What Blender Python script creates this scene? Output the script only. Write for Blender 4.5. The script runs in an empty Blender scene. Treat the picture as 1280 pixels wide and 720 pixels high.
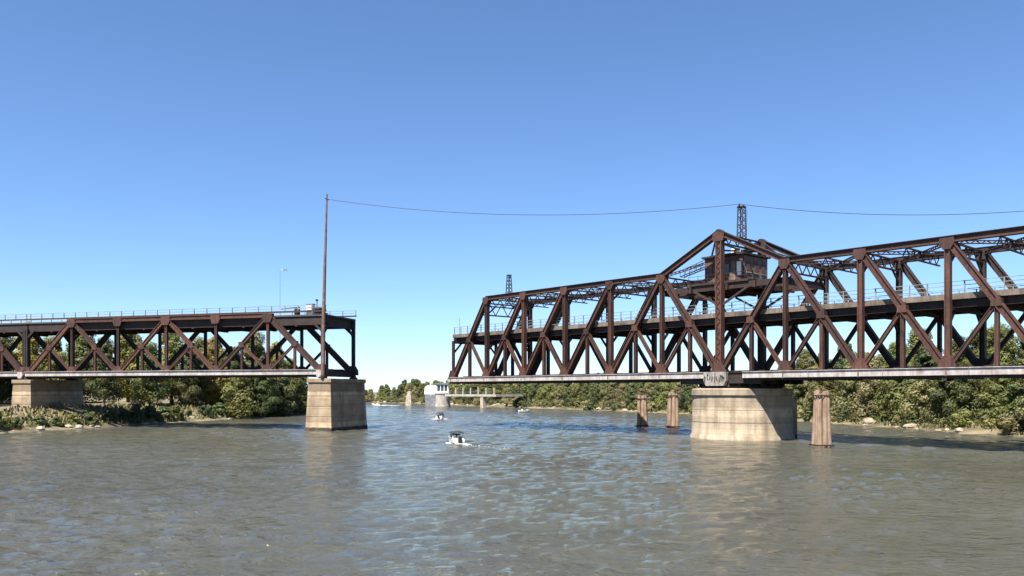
import bpy, math, random
from mathutils import Vector, Matrix
R = math.radians
rng = random.Random(7)

# ------------------------------------------------------------------ camera
scene = bpy.context.scene
col = scene.collection
CAM_H, FPX, HOR, PPX = 6.6, 1040.0, 489.0, 656.0     # metres, focal length in px of a 1280 wide picture, horizon row, centre column
cam = bpy.data.cameras.new('camera')
cam.sensor_width = 36.0
cam.lens = 36.0 * FPX / 1280
cam.shift_x = (640 - PPX) / 1280
cam.shift_y = (HOR - 360) / 1280
cam.clip_start = 0.3
cam.clip_end = 12000
cam_o = bpy.data.objects.new('camera', cam)
cam_o.location = (0, 0, CAM_H)
cam_o.rotation_euler = (R(90), 0, 0)
col.objects.link(cam_o)
scene.camera = cam_o

# ------------------------------------------------------------------ sky, sun, exposure
SUN_AZ = (-0.52, -0.854)          # horizontal direction towards the sun
SUN_EL = R(60)
w = bpy.data.worlds.new('World'); scene.world = w; w.use_nodes = True
nt = w.node_tree
bg = nt.nodes['Background']
sky = nt.nodes.new('ShaderNodeTexSky')
sky.sky_type = 'NISHITA'; sky.sun_disc = False
sky.sun_elevation = SUN_EL
sky.sun_rotation = math.atan2(SUN_AZ[0], SUN_AZ[1])
sky.air_density = 0.95; sky.dust_density = 0.25; sky.ozone_density = 9.0; sky.altitude = 600
nt.links.new(sky.outputs[0], bg.inputs[0])
bg.inputs[1].default_value = 0.068
sun = bpy.data.lights.new('sun', 'SUN'); sun.energy = 5.0; sun.angle = R(0.53); sun.color = (1.0, 0.94, 0.85)
sun_o = bpy.data.objects.new('sun', sun); col.objects.link(sun_o)
sd = Vector((SUN_AZ[0] * math.cos(SUN_EL), SUN_AZ[1] * math.cos(SUN_EL), math.sin(SUN_EL)))
sun_o.rotation_euler = sd.to_track_quat('Z', 'Y').to_euler()
sun_o.location = (-60, -90, 150)
vs = scene.view_settings
vs.view_transform = 'Standard'; vs.look = 'None'; vs.gamma = 1.0; vs.exposure = 1.5
vs.use_curve_mapping = False

# ------------------------------------------------------------------ materials
def new_mat(name):
    m = bpy.data.materials.new(name); m.use_nodes = True
    return m, m.node_tree, m.node_tree.nodes['Principled BSDF']

def nd(t, kind, **kw):
    n = t.nodes.new(kind)
    for k, v in kw.items():
        if k.startswith('i_'):
            key = k[2:]
            n.inputs[int(key) if key.isdigit() else key.replace('_', ' ')].default_value = v
        else:
            setattr(n, k, v)
    return n

def ramp(t, fac, stops):
    r = t.nodes.new('ShaderNodeValToRGB')
    e = r.color_ramp.elements
    e.remove(e[1])
    for i, (p, c) in enumerate(stops):
        el = e[0] if i == 0 else e.new(p)
        el.position = p
        el.color = (c, c, c, 1) if isinstance(c, (int, float)) else (c[0], c[1], c[2], 1)
    t.links.new(fac, r.inputs[0])
    return r

def coords(t, scale=(1, 1, 1), per_object=True):
    """object-space coordinates, offset at random for each object so that alike pieces wear differently"""
    tc = t.nodes.new('ShaderNodeTexCoord')
    mp = t.nodes.new('ShaderNodeMapping'); mp.inputs['Scale'].default_value = scale
    t.links.new(tc.outputs['Object'], mp.inputs[0])
    if per_object:
        oi = t.nodes.new('ShaderNodeObjectInfo')
        mu = nd(t, 'ShaderNodeMath', operation='MULTIPLY'); mu.inputs[1].default_value = 90
        t.links.new(oi.outputs['Random'], mu.inputs[0])
        cb = t.nodes.new('ShaderNodeCombineXYZ')
        for k in range(3): t.links.new(mu.outputs[0], cb.inputs[k])
        t.links.new(cb.outputs[0], mp.inputs['Location'])
    return mp.outputs[0]

def mix(t, fac, a, b, mode='MIX'):
    m = t.nodes.new('ShaderNodeMix'); m.data_type = 'RGBA'; m.blend_type = mode
    for sock, v in ((m.inputs[0], fac), (m.inputs[6], a), (m.inputs[7], b)):
        if hasattr(v, 'is_linked'): t.links.new(v, sock)
        elif isinstance(v, (int, float)): sock.default_value = v
        else: sock.default_value = (v[0], v[1], v[2], 1)
    return m.outputs[2]

def weathered(name, base, dark, light, scale=1.2, rough=0.8, streak=0.5, bump=0.2, metallic=0.0):
    m, t, b = new_mat(name)
    c = coords(t, (1, 1, 1))
    n1 = nd(t, 'ShaderNodeTexNoise', i_Scale=scale, i_Detail=8.0, i_Roughness=0.65); t.links.new(c, n1.inputs['Vector'])
    col1 = ramp(t, n1.outputs[0], [(0.30, dark), (0.5, base), (0.72, light)])
    c2 = coords(t, (2.4, 2.4, 0.25))
    n2 = nd(t, 'ShaderNodeTexNoise', i_Scale=1.3, i_Detail=5.0); t.links.new(c2, n2.inputs['Vector'])
    st = ramp(t, n2.outputs[0], [(0.42, 0.0), (0.68, streak)])
    out = mix(t, st.outputs[0], col1.outputs[0], dark)
    t.links.new(out, b.inputs['Base Color'])
    b.inputs['Roughness'].default_value = rough
    b.inputs['Metallic'].default_value = metallic
    n3 = nd(t, 'ShaderNodeTexNoise', i_Scale=scale * 9, i_Detail=4.0); t.links.new(c, n3.inputs['Vector'])
    bp = nd(t, 'ShaderNodeBump', i_Strength=bump, i_Distance=0.05); t.links.new(n3.outputs[0], bp.inputs['Height'])
    t.links.new(bp.outputs[0], b.inputs['Normal'])
    return m

M = {}
def steel(name, base, dark, light):
    """old red-brown paint: big faded patches, fine mottling, dark run-off, and a tone of its own for each member"""
    m, t, b = new_mat(name)
    c = coords(t)
    n1 = nd(t, 'ShaderNodeTexNoise', i_Scale=0.55, i_Detail=10.0, i_Roughness=0.72, i_Distortion=0.4); t.links.new(c, n1.inputs['Vector'])
    c1 = ramp(t, n1.outputs[0], [(0.34, dark), (0.47, base), (0.60, base), (0.70, light)]).outputs[0]
    c2 = coords(t, (3.0, 3.0, 0.35))
    n2 = nd(t, 'ShaderNodeTexNoise', i_Scale=1.1, i_Detail=6.0, i_Roughness=0.65); t.links.new(c2, n2.inputs['Vector'])
    st = ramp(t, n2.outputs[0], [(0.46, 0.0), (0.64, 0.85)])
    c1 = mix(t, st.outputs[0], c1, dark)
    n4 = nd(t, 'ShaderNodeTexNoise', i_Scale=3.2, i_Detail=6.0, i_Roughness=0.7); t.links.new(c, n4.inputs['Vector'])
    c1 = mix(t, ramp(t, n4.outputs[0], [(0.58, 0.0), (0.72, 0.7)]).outputs[0], c1, (light[0] * 1.25, light[1] * 1.1, light[2] * 0.8))
    oi = nd(t, 'ShaderNodeObjectInfo'); mr = nd(t, 'ShaderNodeMapRange'); mr.inputs[3].default_value = 0.5; mr.inputs[4].default_value = 1.25
    t.links.new(oi.outputs['Random'], mr.inputs[0])
    hs = nd(t, 'ShaderNodeHueSaturation'); t.links.new(mr.outputs[0], hs.inputs['Value']); t.links.new(c1, hs.inputs['Color'])
    t.links.new(hs.outputs[0], b.inputs['Base Color']); b.inputs['Roughness'].default_value = 0.72
    n3 = nd(t, 'ShaderNodeTexNoise', i_Scale=7.0, i_Detail=5.0); t.links.new(c, n3.inputs['Vector'])
    bp = nd(t, 'ShaderNodeBump', i_Strength=0.35, i_Distance=0.05); t.links.new(n3.outputs[0], bp.inputs['Height']); t.links.new(bp.outputs[0], b.inputs['Normal'])
    return m
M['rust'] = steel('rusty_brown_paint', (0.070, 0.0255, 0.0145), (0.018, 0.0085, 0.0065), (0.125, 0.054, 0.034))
M['rust2'] = steel('rusty_dark_shaded_paint', (0.036, 0.0165, 0.0125), (0.014, 0.0075, 0.006), (0.075, 0.036, 0.026))  # dark bracing, and painted-in shade on the far swing truss
M['dark'] = weathered('dark_shaded_steel', (0.022, 0.013, 0.011), (0.010, 0.007, 0.006), (0.042, 0.025, 0.02), 0.8)  # dark fittings, and painted-in shade on the fixed span's far truss
M['pale'] = weathered('pale_grey_fascia', (0.36, 0.33, 0.31), (0.19, 0.145, 0.12), (0.44, 0.42, 0.41), 0.7, streak=0.55)
M['deck'] = weathered('deck_edge_tan', (0.135, 0.105, 0.08), (0.05, 0.036, 0.027), (0.20, 0.165, 0.13), 0.7)
M['shade_grey'] = weathered('dull_grey_paint', (0.24, 0.22, 0.2), (0.1, 0.08, 0.065), (0.36, 0.34, 0.32), 1.4)
M['rail'] = weathered('railing_grey', (0.17, 0.185, 0.2), (0.10, 0.10, 0.11), (0.30, 0.32, 0.34), 0.8)
M['asphalt'] = weathered('asphalt', (0.05, 0.05, 0.05), (0.035, 0.035, 0.035), (0.07, 0.07, 0.068), 1.5)
M['timber'] = weathered('weathered_timber', (0.27, 0.185, 0.125), (0.13, 0.085, 0.055), (0.35, 0.26, 0.19), 0.9, streak=0.5)
M['siding'] = weathered('brown_siding', (0.10, 0.055, 0.045), (0.05, 0.028, 0.022), (0.15, 0.09, 0.07), 1.3)
M['tan'] = weathered('tan_siding', (0.42, 0.36, 0.28), (0.22, 0.16, 0.11), (0.5, 0.44, 0.36), 1.0)
M['tan_dark'] = weathered('weathered_brown_panel', (0.17, 0.125, 0.095), (0.06, 0.038, 0.03), (0.28, 0.22, 0.17), 1.0)
M['white'] = weathered('white_paint', (0.72, 0.71, 0.68), (0.5, 0.48, 0.44), (0.8, 0.79, 0.77), 0.9, rough=0.5, streak=0.25)
M['concrete_far'] = weathered('far_concrete', (0.34, 0.31, 0.27), (0.2, 0.18, 0.15), (0.44, 0.41, 0.36), 0.5)
M['polewood'] = weathered('red_brown_pole', (0.13, 0.075, 0.058), (0.06, 0.035, 0.03), (0.22, 0.145, 0.115), 1.2)
M['wire'] = weathered('wire_dark', (0.05, 0.055, 0.065), (0.035, 0.035, 0.04), (0.07, 0.07, 0.08), 1.0)
M['bark'] = weathered('bark', (0.10, 0.075, 0.055), (0.045, 0.033, 0.025), (0.17, 0.14, 0.11), 2.0)
M['driftwood'] = weathered('driftwood', (0.32, 0.27, 0.21), (0.15, 0.12, 0.09), (0.42, 0.37, 0.30), 2.0)
M['rock'] = weathered('pale_rock', (0.27, 0.22, 0.155), (0.12, 0.095, 0.065), (0.36, 0.31, 0.23), 1.0)
M['canvas'] = weathered('dark_canvas', (0.02, 0.022, 0.026), (0.012, 0.012, 0.014), (0.035, 0.036, 0.04), 2.0)
M['rubber'] = weathered('black_engine', (0.02, 0.02, 0.022), (0.012, 0.012, 0.013), (0.03, 0.03, 0.03), 2.0, rough=0.4)
M['red'] = weathered('faded_red_paint', (0.25, 0.05, 0.035), (0.13, 0.03, 0.022), (0.32, 0.09, 0.06), 1.0)
M['foam'] = weathered('water_foam', (0.72, 0.72, 0.68), (0.55, 0.54, 0.48), (0.8, 0.8, 0.78), 2.0, rough=0.9)

m, t, b = new_mat('glass'); M['glass'] = m
c = coords(t); n = nd(t, 'ShaderNodeTexNoise', i_Scale=0.6); t.links.new(c, n.inputs['Vector'])
t.links.new(ramp(t, n.outputs[0], [(0.3, (0.03, 0.045, 0.06)), (0.7, (0.05, 0.07, 0.085))]).outputs[0], b.inputs['Base Color'])
b.inputs['Roughness'].default_value = 0.08

def concrete(name, belts, hi, warm=(0.33, 0.255, 0.17), grey=(0.21, 0.15, 0.095), light=(0.42, 0.345, 0.25)):
    """board-formed concrete; a darker belt at the top, pale tide belt and black foot, in object height (metres)"""
    m, t, b = new_mat(name); M[name] = m
    c = coords(t)
    n1 = nd(t, 'ShaderNodeTexNoise', i_Scale=0.55, i_Detail=9.0, i_Roughness=0.62); t.links.new(c, n1.inputs['Vector'])
    base = ramp(t, n1.outputs[0], [(0.3, grey), (0.5, warm), (0.75, light)]).outputs[0]
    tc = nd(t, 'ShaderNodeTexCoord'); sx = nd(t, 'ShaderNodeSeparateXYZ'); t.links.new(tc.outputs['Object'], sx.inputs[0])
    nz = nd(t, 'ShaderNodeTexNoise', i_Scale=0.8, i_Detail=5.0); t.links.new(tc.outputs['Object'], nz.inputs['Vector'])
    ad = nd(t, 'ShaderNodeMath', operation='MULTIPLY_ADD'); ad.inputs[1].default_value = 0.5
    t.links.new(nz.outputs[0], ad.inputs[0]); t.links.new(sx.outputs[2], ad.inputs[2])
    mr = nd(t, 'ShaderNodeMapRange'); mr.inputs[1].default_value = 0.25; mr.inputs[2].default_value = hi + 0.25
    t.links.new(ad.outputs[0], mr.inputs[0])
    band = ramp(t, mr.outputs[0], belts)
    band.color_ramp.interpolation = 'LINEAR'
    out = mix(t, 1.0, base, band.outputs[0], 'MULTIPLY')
    c2 = coords(t, (1.0, 1.0, 0.10))
    n2 = nd(t, 'ShaderNodeTexNoise', i_Scale=0.9, i_Detail=7.0, i_Roughness=0.6); t.links.new(c2, n2.inputs['Vector'])
    st = ramp(t, n2.outputs[0], [(0.46, 0.0), (0.70, 0.7)])
    out = mix(t, st.outputs[0], out, (0.12, 0.085, 0.055))
    wv = nd(t, 'ShaderNodeTexWave', i_Scale=0.42, i_Distortion=0.5, i_Detail=2.0); wv.bands_direction = 'Z'
    t.links.new(tc.outputs['Object'], wv.inputs['Vector'])
    jl = ramp(t, wv.outputs[0], [(0.0, 0.35), (0.05, 0.0)])
    out = mix(t, jl.outputs[0], out, (0.11, 0.08, 0.055))
    t.links.new(out, b.inputs['Base Color']); b.inputs['Roughness'].default_value = 0.88
    n3 = nd(t, 'ShaderNodeTexNoise', i_Scale=3.5, i_Detail=8.0); t.links.new(c, n3.inputs['Vector'])
    bp = nd(t, 'ShaderNodeBump', i_Strength=0.5, i_Distance=0.08); t.links.new(n3.outputs[0], bp.inputs['Height'])
    t.links.new(bp.outputs[0], b.inputs['Normal'])
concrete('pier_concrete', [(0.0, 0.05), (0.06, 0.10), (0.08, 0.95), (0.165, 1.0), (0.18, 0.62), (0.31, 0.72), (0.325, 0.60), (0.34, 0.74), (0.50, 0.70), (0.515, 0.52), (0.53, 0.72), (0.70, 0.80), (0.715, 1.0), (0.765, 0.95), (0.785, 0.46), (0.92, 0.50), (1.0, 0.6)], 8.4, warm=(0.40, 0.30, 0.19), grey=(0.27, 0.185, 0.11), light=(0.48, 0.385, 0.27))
concrete('drum_concrete', [(0.0, 0.05), (0.055, 0.09), (0.075, 0.95), (0.16, 1.0), (0.18, 0.80), (0.62, 0.78), (0.68, 1.0), (0.80, 0.98), (0.845, 0.72), (0.90, 0.62), (1.0, 0.66)], 6.9, warm=(0.45, 0.36, 0.25), grey=(0.32, 0.245, 0.165), light=(0.52, 0.43, 0.32))

def leaf_mat(name, a, bcol, ccol):
    m, t, b = new_mat(name); M[name] = m
    c = coords(t)
    n1 = nd(t, 'ShaderNodeTexNoise', i_Scale=0.35, i_Detail=5.0, i_Roughness=0.7); t.links.new(c, n1.inputs['Vector'])
    base = ramp(t, n1.outputs[0], [(0.28, a), (0.5, bcol), (0.72, ccol)]).outputs[0]
    oi = nd(t, 'ShaderNodeObjectInfo')
    hs = nd(t, 'ShaderNodeHueSaturation')
    mr = nd(t, 'ShaderNodeMapRange'); mr.inputs[3].default_value = 0.475; mr.inputs[4].default_value = 0.52
    t.links.new(oi.outputs['Random'], mr.inputs[0]); t.links.new(mr.outputs[0], hs.inputs['Hue'])
    mr2 = nd(t, 'ShaderNodeMapRange'); mr2.inputs[3].default_value = 0.75; mr2.inputs[4].default_value = 1.3
    mm = nd(t, 'ShaderNodeMath', operation='FRACT'); mk = nd(t, 'ShaderNodeMath', operation='MULTIPLY'); mk.inputs[1].default_value = 7.3
    t.links.new(oi.outputs['Random'], mk.inputs[0]); t.links.new(mk.outputs[0], mm.inputs[0]); t.links.new(mm.outputs[0], mr2.inputs[0])
    t.links.new(mr2.outputs[0], hs.inputs['Value'])
    t.links.new(base, hs.inputs['Color'])
    t.links.new(hs.outputs[0], b.inputs['Base Color']); b.inputs['Roughness'].default_value = 0.6
    tr = nd(t, 'ShaderNodeBsdfTranslucent'); t.links.new(hs.outputs[0], tr.inputs[0])
    ms = nd(t, 'ShaderNodeMixShader'); ms.inputs[0].default_value = 0.42
    t.links.new(b.outputs[0], ms.inputs[1]); t.links.new(tr.outputs[0], ms.inputs[2])
    t.links.new(ms.outputs[0], t.nodes['Material Output'].inputs[0])
leaf_mat('leaf_olive', (0.08, 0.10, 0.028), (0.145, 0.158, 0.042), (0.235, 0.222, 0.066))
leaf_mat('leaf_dark', (0.042, 0.060, 0.021), (0.080, 0.10, 0.031), (0.14, 0.145, 0.045))
leaf_mat('leaf_pale', (0.13, 0.135, 0.055), (0.21, 0.20, 0.085), (0.29, 0.26, 0.12))

leaf_mat('leaf_gold', (0.12, 0.115, 0.028), (0.23, 0.20, 0.045), (0.33, 0.28, 0.075))

# bank: dry grass, dirt and mud
m, t, b = new_mat('bank_earth'); M['bank'] = m
tc = nd(t, 'ShaderNodeTexCoord')
n1 = nd(t, 'ShaderNodeTexNoise', i_Scale=0.12, i_Detail=9.0, i_Roughness=0.7); t.links.new(tc.outputs['Object'], n1.inputs['Vector'])
t.links.new(ramp(t, n1.outputs[0], [(0.32, (0.04, 0.035, 0.02)), (0.47, (0.10, 0.08, 0.045)), (0.6, (0.19, 0.15, 0.09)), (0.75, (0.085, 0.08, 0.032))]).outputs[0], b.inputs['Base Color'])
b.inputs['Roughness'].default_value = 0.95
n3 = nd(t, 'ShaderNodeTexNoise', i_Scale=0.9, i_Detail=8.0); t.links.new(tc.outputs['Object'], n3.inputs['Vector'])
bp = nd(t, 'ShaderNodeBump', i_Strength=0.8, i_Distance=0.4); t.links.new(n3.outputs[0], bp.inputs['Height']); t.links.new(bp.outputs[0], b.inputs['Normal'])

# river water: silty body colour under a wavy clear surface; wind patches change the ripple height
m, t, b = new_mat('river_water'); M['water'] = m
tc = nd(t, 'ShaderNodeTexCoord')
def wmap(sx, sy, rot=0.0):
    mp = nd(t, 'ShaderNodeMapping'); mp.inputs['Scale'].default_value = (sx, sy, 1); mp.inputs['Rotation'].default_value = (0, 0, rot)
    t.links.new(tc.outputs['Object'], mp.inputs[0]); return mp.outputs[0]
nb = nd(t, 'ShaderNodeTexNoise', i_Scale=1.0, i_Detail=4.0, i_Roughness=0.6); t.links.new(wmap(0.016, 0.03, 0.2), nb.inputs['Vector'])
t.links.new(ramp(t, nb.outputs[0], [(0.35, (0.050, 0.0485, 0.035)), (0.65, (0.068, 0.067, 0.051))]).outputs[0], b.inputs['Base Color'])
b.inputs['IOR'].default_value = 1.333; b.inputs['Roughness'].default_value = 0.06
wp = nd(t, 'ShaderNodeTexNoise', i_Scale=1.0, i_Detail=5.0, i_Roughness=0.6); t.links.new(wmap(0.03, 0.014, -0.15), wp.inputs['Vector'])
wpr = ramp(t, wp.outputs[0], [(0.36, 0.65), (0.62, 1.0)])
h = None
for sx, sy, rot, amp, det in ((0.10, 0.22, 0.25, 0.75, 3.0), (0.42, 0.75, -0.2, 0.42, 4.0), (1.7, 2.5, 0.35, 0.26, 4.0), (5.0, 7.0, -0.3, 0.10, 3.0)):
    nn = nd(t, 'ShaderNodeTexNoise', i_Scale=1.0, i_Detail=det, i_Roughness=0.55, i_Distortion=0.6); t.links.new(wmap(sx, sy, rot), nn.inputs['Vector'])
    mu = nd(t, 'ShaderNodeMath', operation='MULTIPLY'); mu.inputs[1].default_value = amp; t.links.new(nn.outputs[0], mu.inputs[0])
    if h is None: h = mu.outputs[0]
    else:
        a_ = nd(t, 'ShaderNodeMath', operation='ADD'); t.links.new(h, a_.inputs[0]); t.links.new(mu.outputs[0], a_.inputs[1]); h = a_.outputs[0]
mu = nd(t, 'ShaderNodeMath', operation='MULTIPLY'); t.links.new(h, mu.inputs[0]); t.links.new(wpr.outputs[0], mu.inputs[1])
bp = nd(t, 'ShaderNodeBump', i_Strength=1.0, i_Distance=1.15); t.links.new(mu.outputs[0], bp.inputs['Height']); t.links.new(bp.outputs[0], b.inputs['Normal'])

# ------------------------------------------------------------------ helpers
def V(*a): return Vector(a)

def at(px, dist, z=0.0):
    """world point seen in column px at a given distance in front of the camera"""
    return Vector(((px - PPX) / FPX * dist, dist, z))

def on_water(px, py):
    d = CAM_H * FPX / (py - HOR)
    return at(px, d, 0.0)

def height(py, dist): return CAM_H + (HOR - py) * dist / FPX

def tag(o, label=None, cat=None, group=None, kind=None):
    if label: o['label'] = label
    if cat: o['category'] = cat
    if group: o['group'] = group
    if kind: o['kind'] = kind
    return o

def empty(name, loc, rz=0.0):
    o = bpy.data.objects.new(name, None); o.empty_display_size = 0.5
    o.location = loc; o.rotation_euler = (0, 0, rz); col.objects.link(o)
    return o

class MB:
    def __init__(s): s.v = []; s.f = []
    def add(s, vs_, fs):
        k = len(s.v); s.v += [tuple(x) for x in vs_]; s.f += [tuple(i + k for i in f) for f in fs]
        return s
    BOXF = [(0, 3, 2, 1), (4, 5, 6, 7), (0, 1, 5, 4), (1, 2, 6, 5), (2, 3, 7, 6), (3, 0, 4, 7)]
    def box(s, x0, x1, y0, y1, z0, z1):
        return s.add([(x0, y0, z0), (x1, y0, z0), (x1, y1, z0), (x0, y1, z0), (x0, y0, z1), (x1, y0, z1), (x1, y1, z1), (x0, y1, z1)], MB.BOXF)
    def bar(s, p0, p1, w_, d_, side=(0, 1, 0)):
        """bar p0-p1, w_ wide in the plane, d_ deep along side"""
        p0 = Vector(p0); p1 = Vector(p1); ax = (p1 - p0).normalized(); sd_ = Vector(side)
        sd_ = (sd_ - ax * sd_.dot(ax)).normalized(); up = ax.cross(sd_)
        q = []
        for p in (p0, p1):
            for a, c_ in ((-1, -1), (1, -1), (1, 1), (-1, 1)):
                q.append(p + up * (a * w_ / 2) + sd_ * (c_ * d_ / 2))
        return s.add(q, MB.BOXF)
    def hbar(s, p0, p1, w_, d_, side=(0, 1, 0), fl=0.11):
        """built-up member: two flange plates and a recessed web"""
        p0 = Vector(p0); p1 = Vector(p1); ax = (p1 - p0).normalized(); sd_ = Vector(side)
        sd_ = (sd_ - ax * sd_.dot(ax)).normalized(); up = ax.cross(sd_)
        o = up * (w_ / 2 - fl / 2)
        s.bar(p0 + o, p1 + o, fl, d_, sd_); s.bar(p0 - o, p1 - o, fl, d_, sd_)
        e = ax * 0.004
        s.bar(p0 + e, p1 - e, w_ - fl * 2 + 0.02, d_ * 0.62, sd_)
        return s
    def tube(s, pts, radii, n_=8, cap=True):
        pts = [Vector(p) for p in pts]; rings = []
        for i, p in enumerate(pts):
            a = pts[min(i + 1, len(pts) - 1)] - pts[max(i - 1, 0)]
            a.normalize(); ref = Vector((0, 0, 1)) if abs(a.z) < 0.9 else Vector((1, 0, 0))
            u = a.cross(ref).normalized(); v_ = a.cross(u)
            r = radii[i] if isinstance(radii, (list, tuple)) else radii
            rings.append([p + (u * math.cos(k * 2 * math.pi / n_) + v_ * math.sin(k * 2 * math.pi / n_)) * r for k in range(n_)])
        vs_ = [q for rg in rings for q in rg]; fs = []
        for i in range(len(rings) - 1):
            for k in range(n_):
                fs.append((i * n_ + k, i * n_ + (k + 1) % n_, (i + 1) * n_ + (k + 1) % n_, (i + 1) * n_ + k))
        if cap: fs += [tuple(range(n_))[::-1], tuple(range((len(rings) - 1) * n_, len(rings) * n_))]
        return s.add(vs_, fs)
    def lathe(s, prof, n_=48, c_=(0, 0)):
        vs_ = []; fs = []
        for r, z in prof:
            for k in range(n_):
                a = 2 * math.pi * k / n_; vs_.append((c_[0] + r * math.cos(a), c_[1] + r * math.sin(a), z))
        for i in range(len(prof) - 1):
            for k in range(n_):
                fs.append((i * n_ + k, i * n_ + (k + 1) % n_, (i + 1) * n_ + (k + 1) % n_, (i + 1) * n_ + k))
        fs += [tuple(range(n_))[::-1], tuple(range((len(prof) - 1) * n_, len(prof) * n_))]
        return s.add(vs_, fs)
    def prism(s, poly, y0, y1):
        """polygon in x,z extruded along y"""
        n_ = len(poly); vs_ = [(x, y0, z) for x, z in poly] + [(x, y1, z) for x, z in poly]
        fs = [tuple(range(n_)), tuple(range(2 * n_ - 1, n_ - 1, -1))]
        for k in range(n_): fs.append((k, k + n_, (k + 1) % n_ + n_, (k + 1) % n_))
        return s.add(vs_, fs)
    def build(s, name, mat, parent=None, base=0.0, smooth=False, loc=None):
        """one mesh object; its origin moves to the middle of its foot unless loc is given"""
        if loc is None:
            xs = [p[0] for p in s.v]; ys = [p[1] for p in s.v]; zs = [p[2] for p in s.v]
            loc = Vector(((min(xs) + max(xs)) / 2, (min(ys) + max(ys)) / 2, min(zs)))
        loc = Vector(loc)
        me = bpy.data.meshes.new(name)
        me.from_pydata([(p[0] - loc.x, p[1] - loc.y, p[2] - loc.z) for p in s.v], [], s.f)
        import bmesh
        bm = bmesh.new(); bm.from_mesh(me); bmesh.ops.recalc_face_normals(bm, faces=bm.faces); bm.to_mesh(me); bm.free()
        if smooth:
            me.shade_smooth()
            me.set_sharp_from_angle(angle=R(35))
        me.materials.append(M[mat] if isinstance(mat, str) else mat)
        o = bpy.data.objects.new(name, me); col.objects.link(o)
        if parent:
            o.parent = parent
            if parent.get('_abs') is not None:
                pa = parent['_abs']; o.location = (loc.x - pa[0], loc.y - pa[1], loc.z - pa[2])
            else:
                o.location = (loc.x, loc.y, loc.z - base)
        else: o.location = loc
        ABS[o.name] = (loc.x, loc.y, loc.z)
        return o
ABS = {}
def sub(mb, name, mat, part, smooth=False):
    """sub-part: vertices in the same frame as its part's"""
    a = ABS[part.name]
    o = mb.build(name, mat, None, smooth=smooth)
    l = ABS[o.name]; o.parent = part; o.location = (l[0] - a[0], l[1] - a[1], l[2] - a[2])
    return o

def copy_tree(o, parent=None):
    c_ = o.copy(); col.objects.link(c_)
    c_.parent = parent
    for ch in list(o.children): copy_tree(ch, c_)
    return c_

def lattice_bar(mb, p0, p1, depth, up=(0, 0, 1), chord=0.14, lace=0.09, pitch=None):
    """two light angles with zigzag lacing between them"""
    p0 = Vector(p0); p1 = Vector(p1); up = Vector(up)
    L = (p1 - p0).length; ax = (p1 - p0) / L; up = (up - ax * up.dot(ax)).normalized(); sd_ = ax.cross(up)
    o = up * (depth / 2 - chord / 2)
    mb.bar(p0 + o, p1 + o, chord, chord * 1.3, sd_); mb.bar(p0 - o, p1 - o, chord, chord * 1.3, sd_)
    n_ = max(2, round(L / (pitch or depth * 0.9)))
    for k in range(n_):
        a = p0 + ax * (L * k / n_) + (o if k % 2 else -o); b_ = p0 + ax * (L * (k + 1) / n_) + (-o if k % 2 else o)
        mb.bar(a, b_, lace, lace * 0.7, sd_)
    return mb

def lattice_mast(mb, x, y, z0, z1, w0, w1, cross=6):
    cs = []
    for sx, sy in ((-1, -1), (1, -1), (1, 1), (-1, 1)):
        a = V(x + sx * w0 / 2, y + sy * w0 / 2, z0); b_ = V(x + sx * w1 / 2, y + sy * w1 / 2, z1); cs.append((a, b_))
        mb.bar(a, b_, 0.13, 0.13, (1, 0.3, 0))
    for i in range(4):
        a0, a1 = cs[i]; b0, b1 = cs[(i + 1) % 4]
        for k in range(cross):
            f0, f1 = k / cross, (k + 1) / cross
            p, q = (a0.lerp(a1, f0), b0.lerp(b1, f1)) if k % 2 else (b0.lerp(b1, f0), a0.lerp(a1, f1))
            mb.bar(p, q, 0.09, 0.06, (0.3, 1, 0.2))
    mb.box(x - w1 / 2 - 0.1, x + w1 / 2 + 0.1, y - w1 / 2 - 0.1, y + w1 / 2 + 0.1, z1 - 0.02, z1 + 0.14)
    return mb

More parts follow.
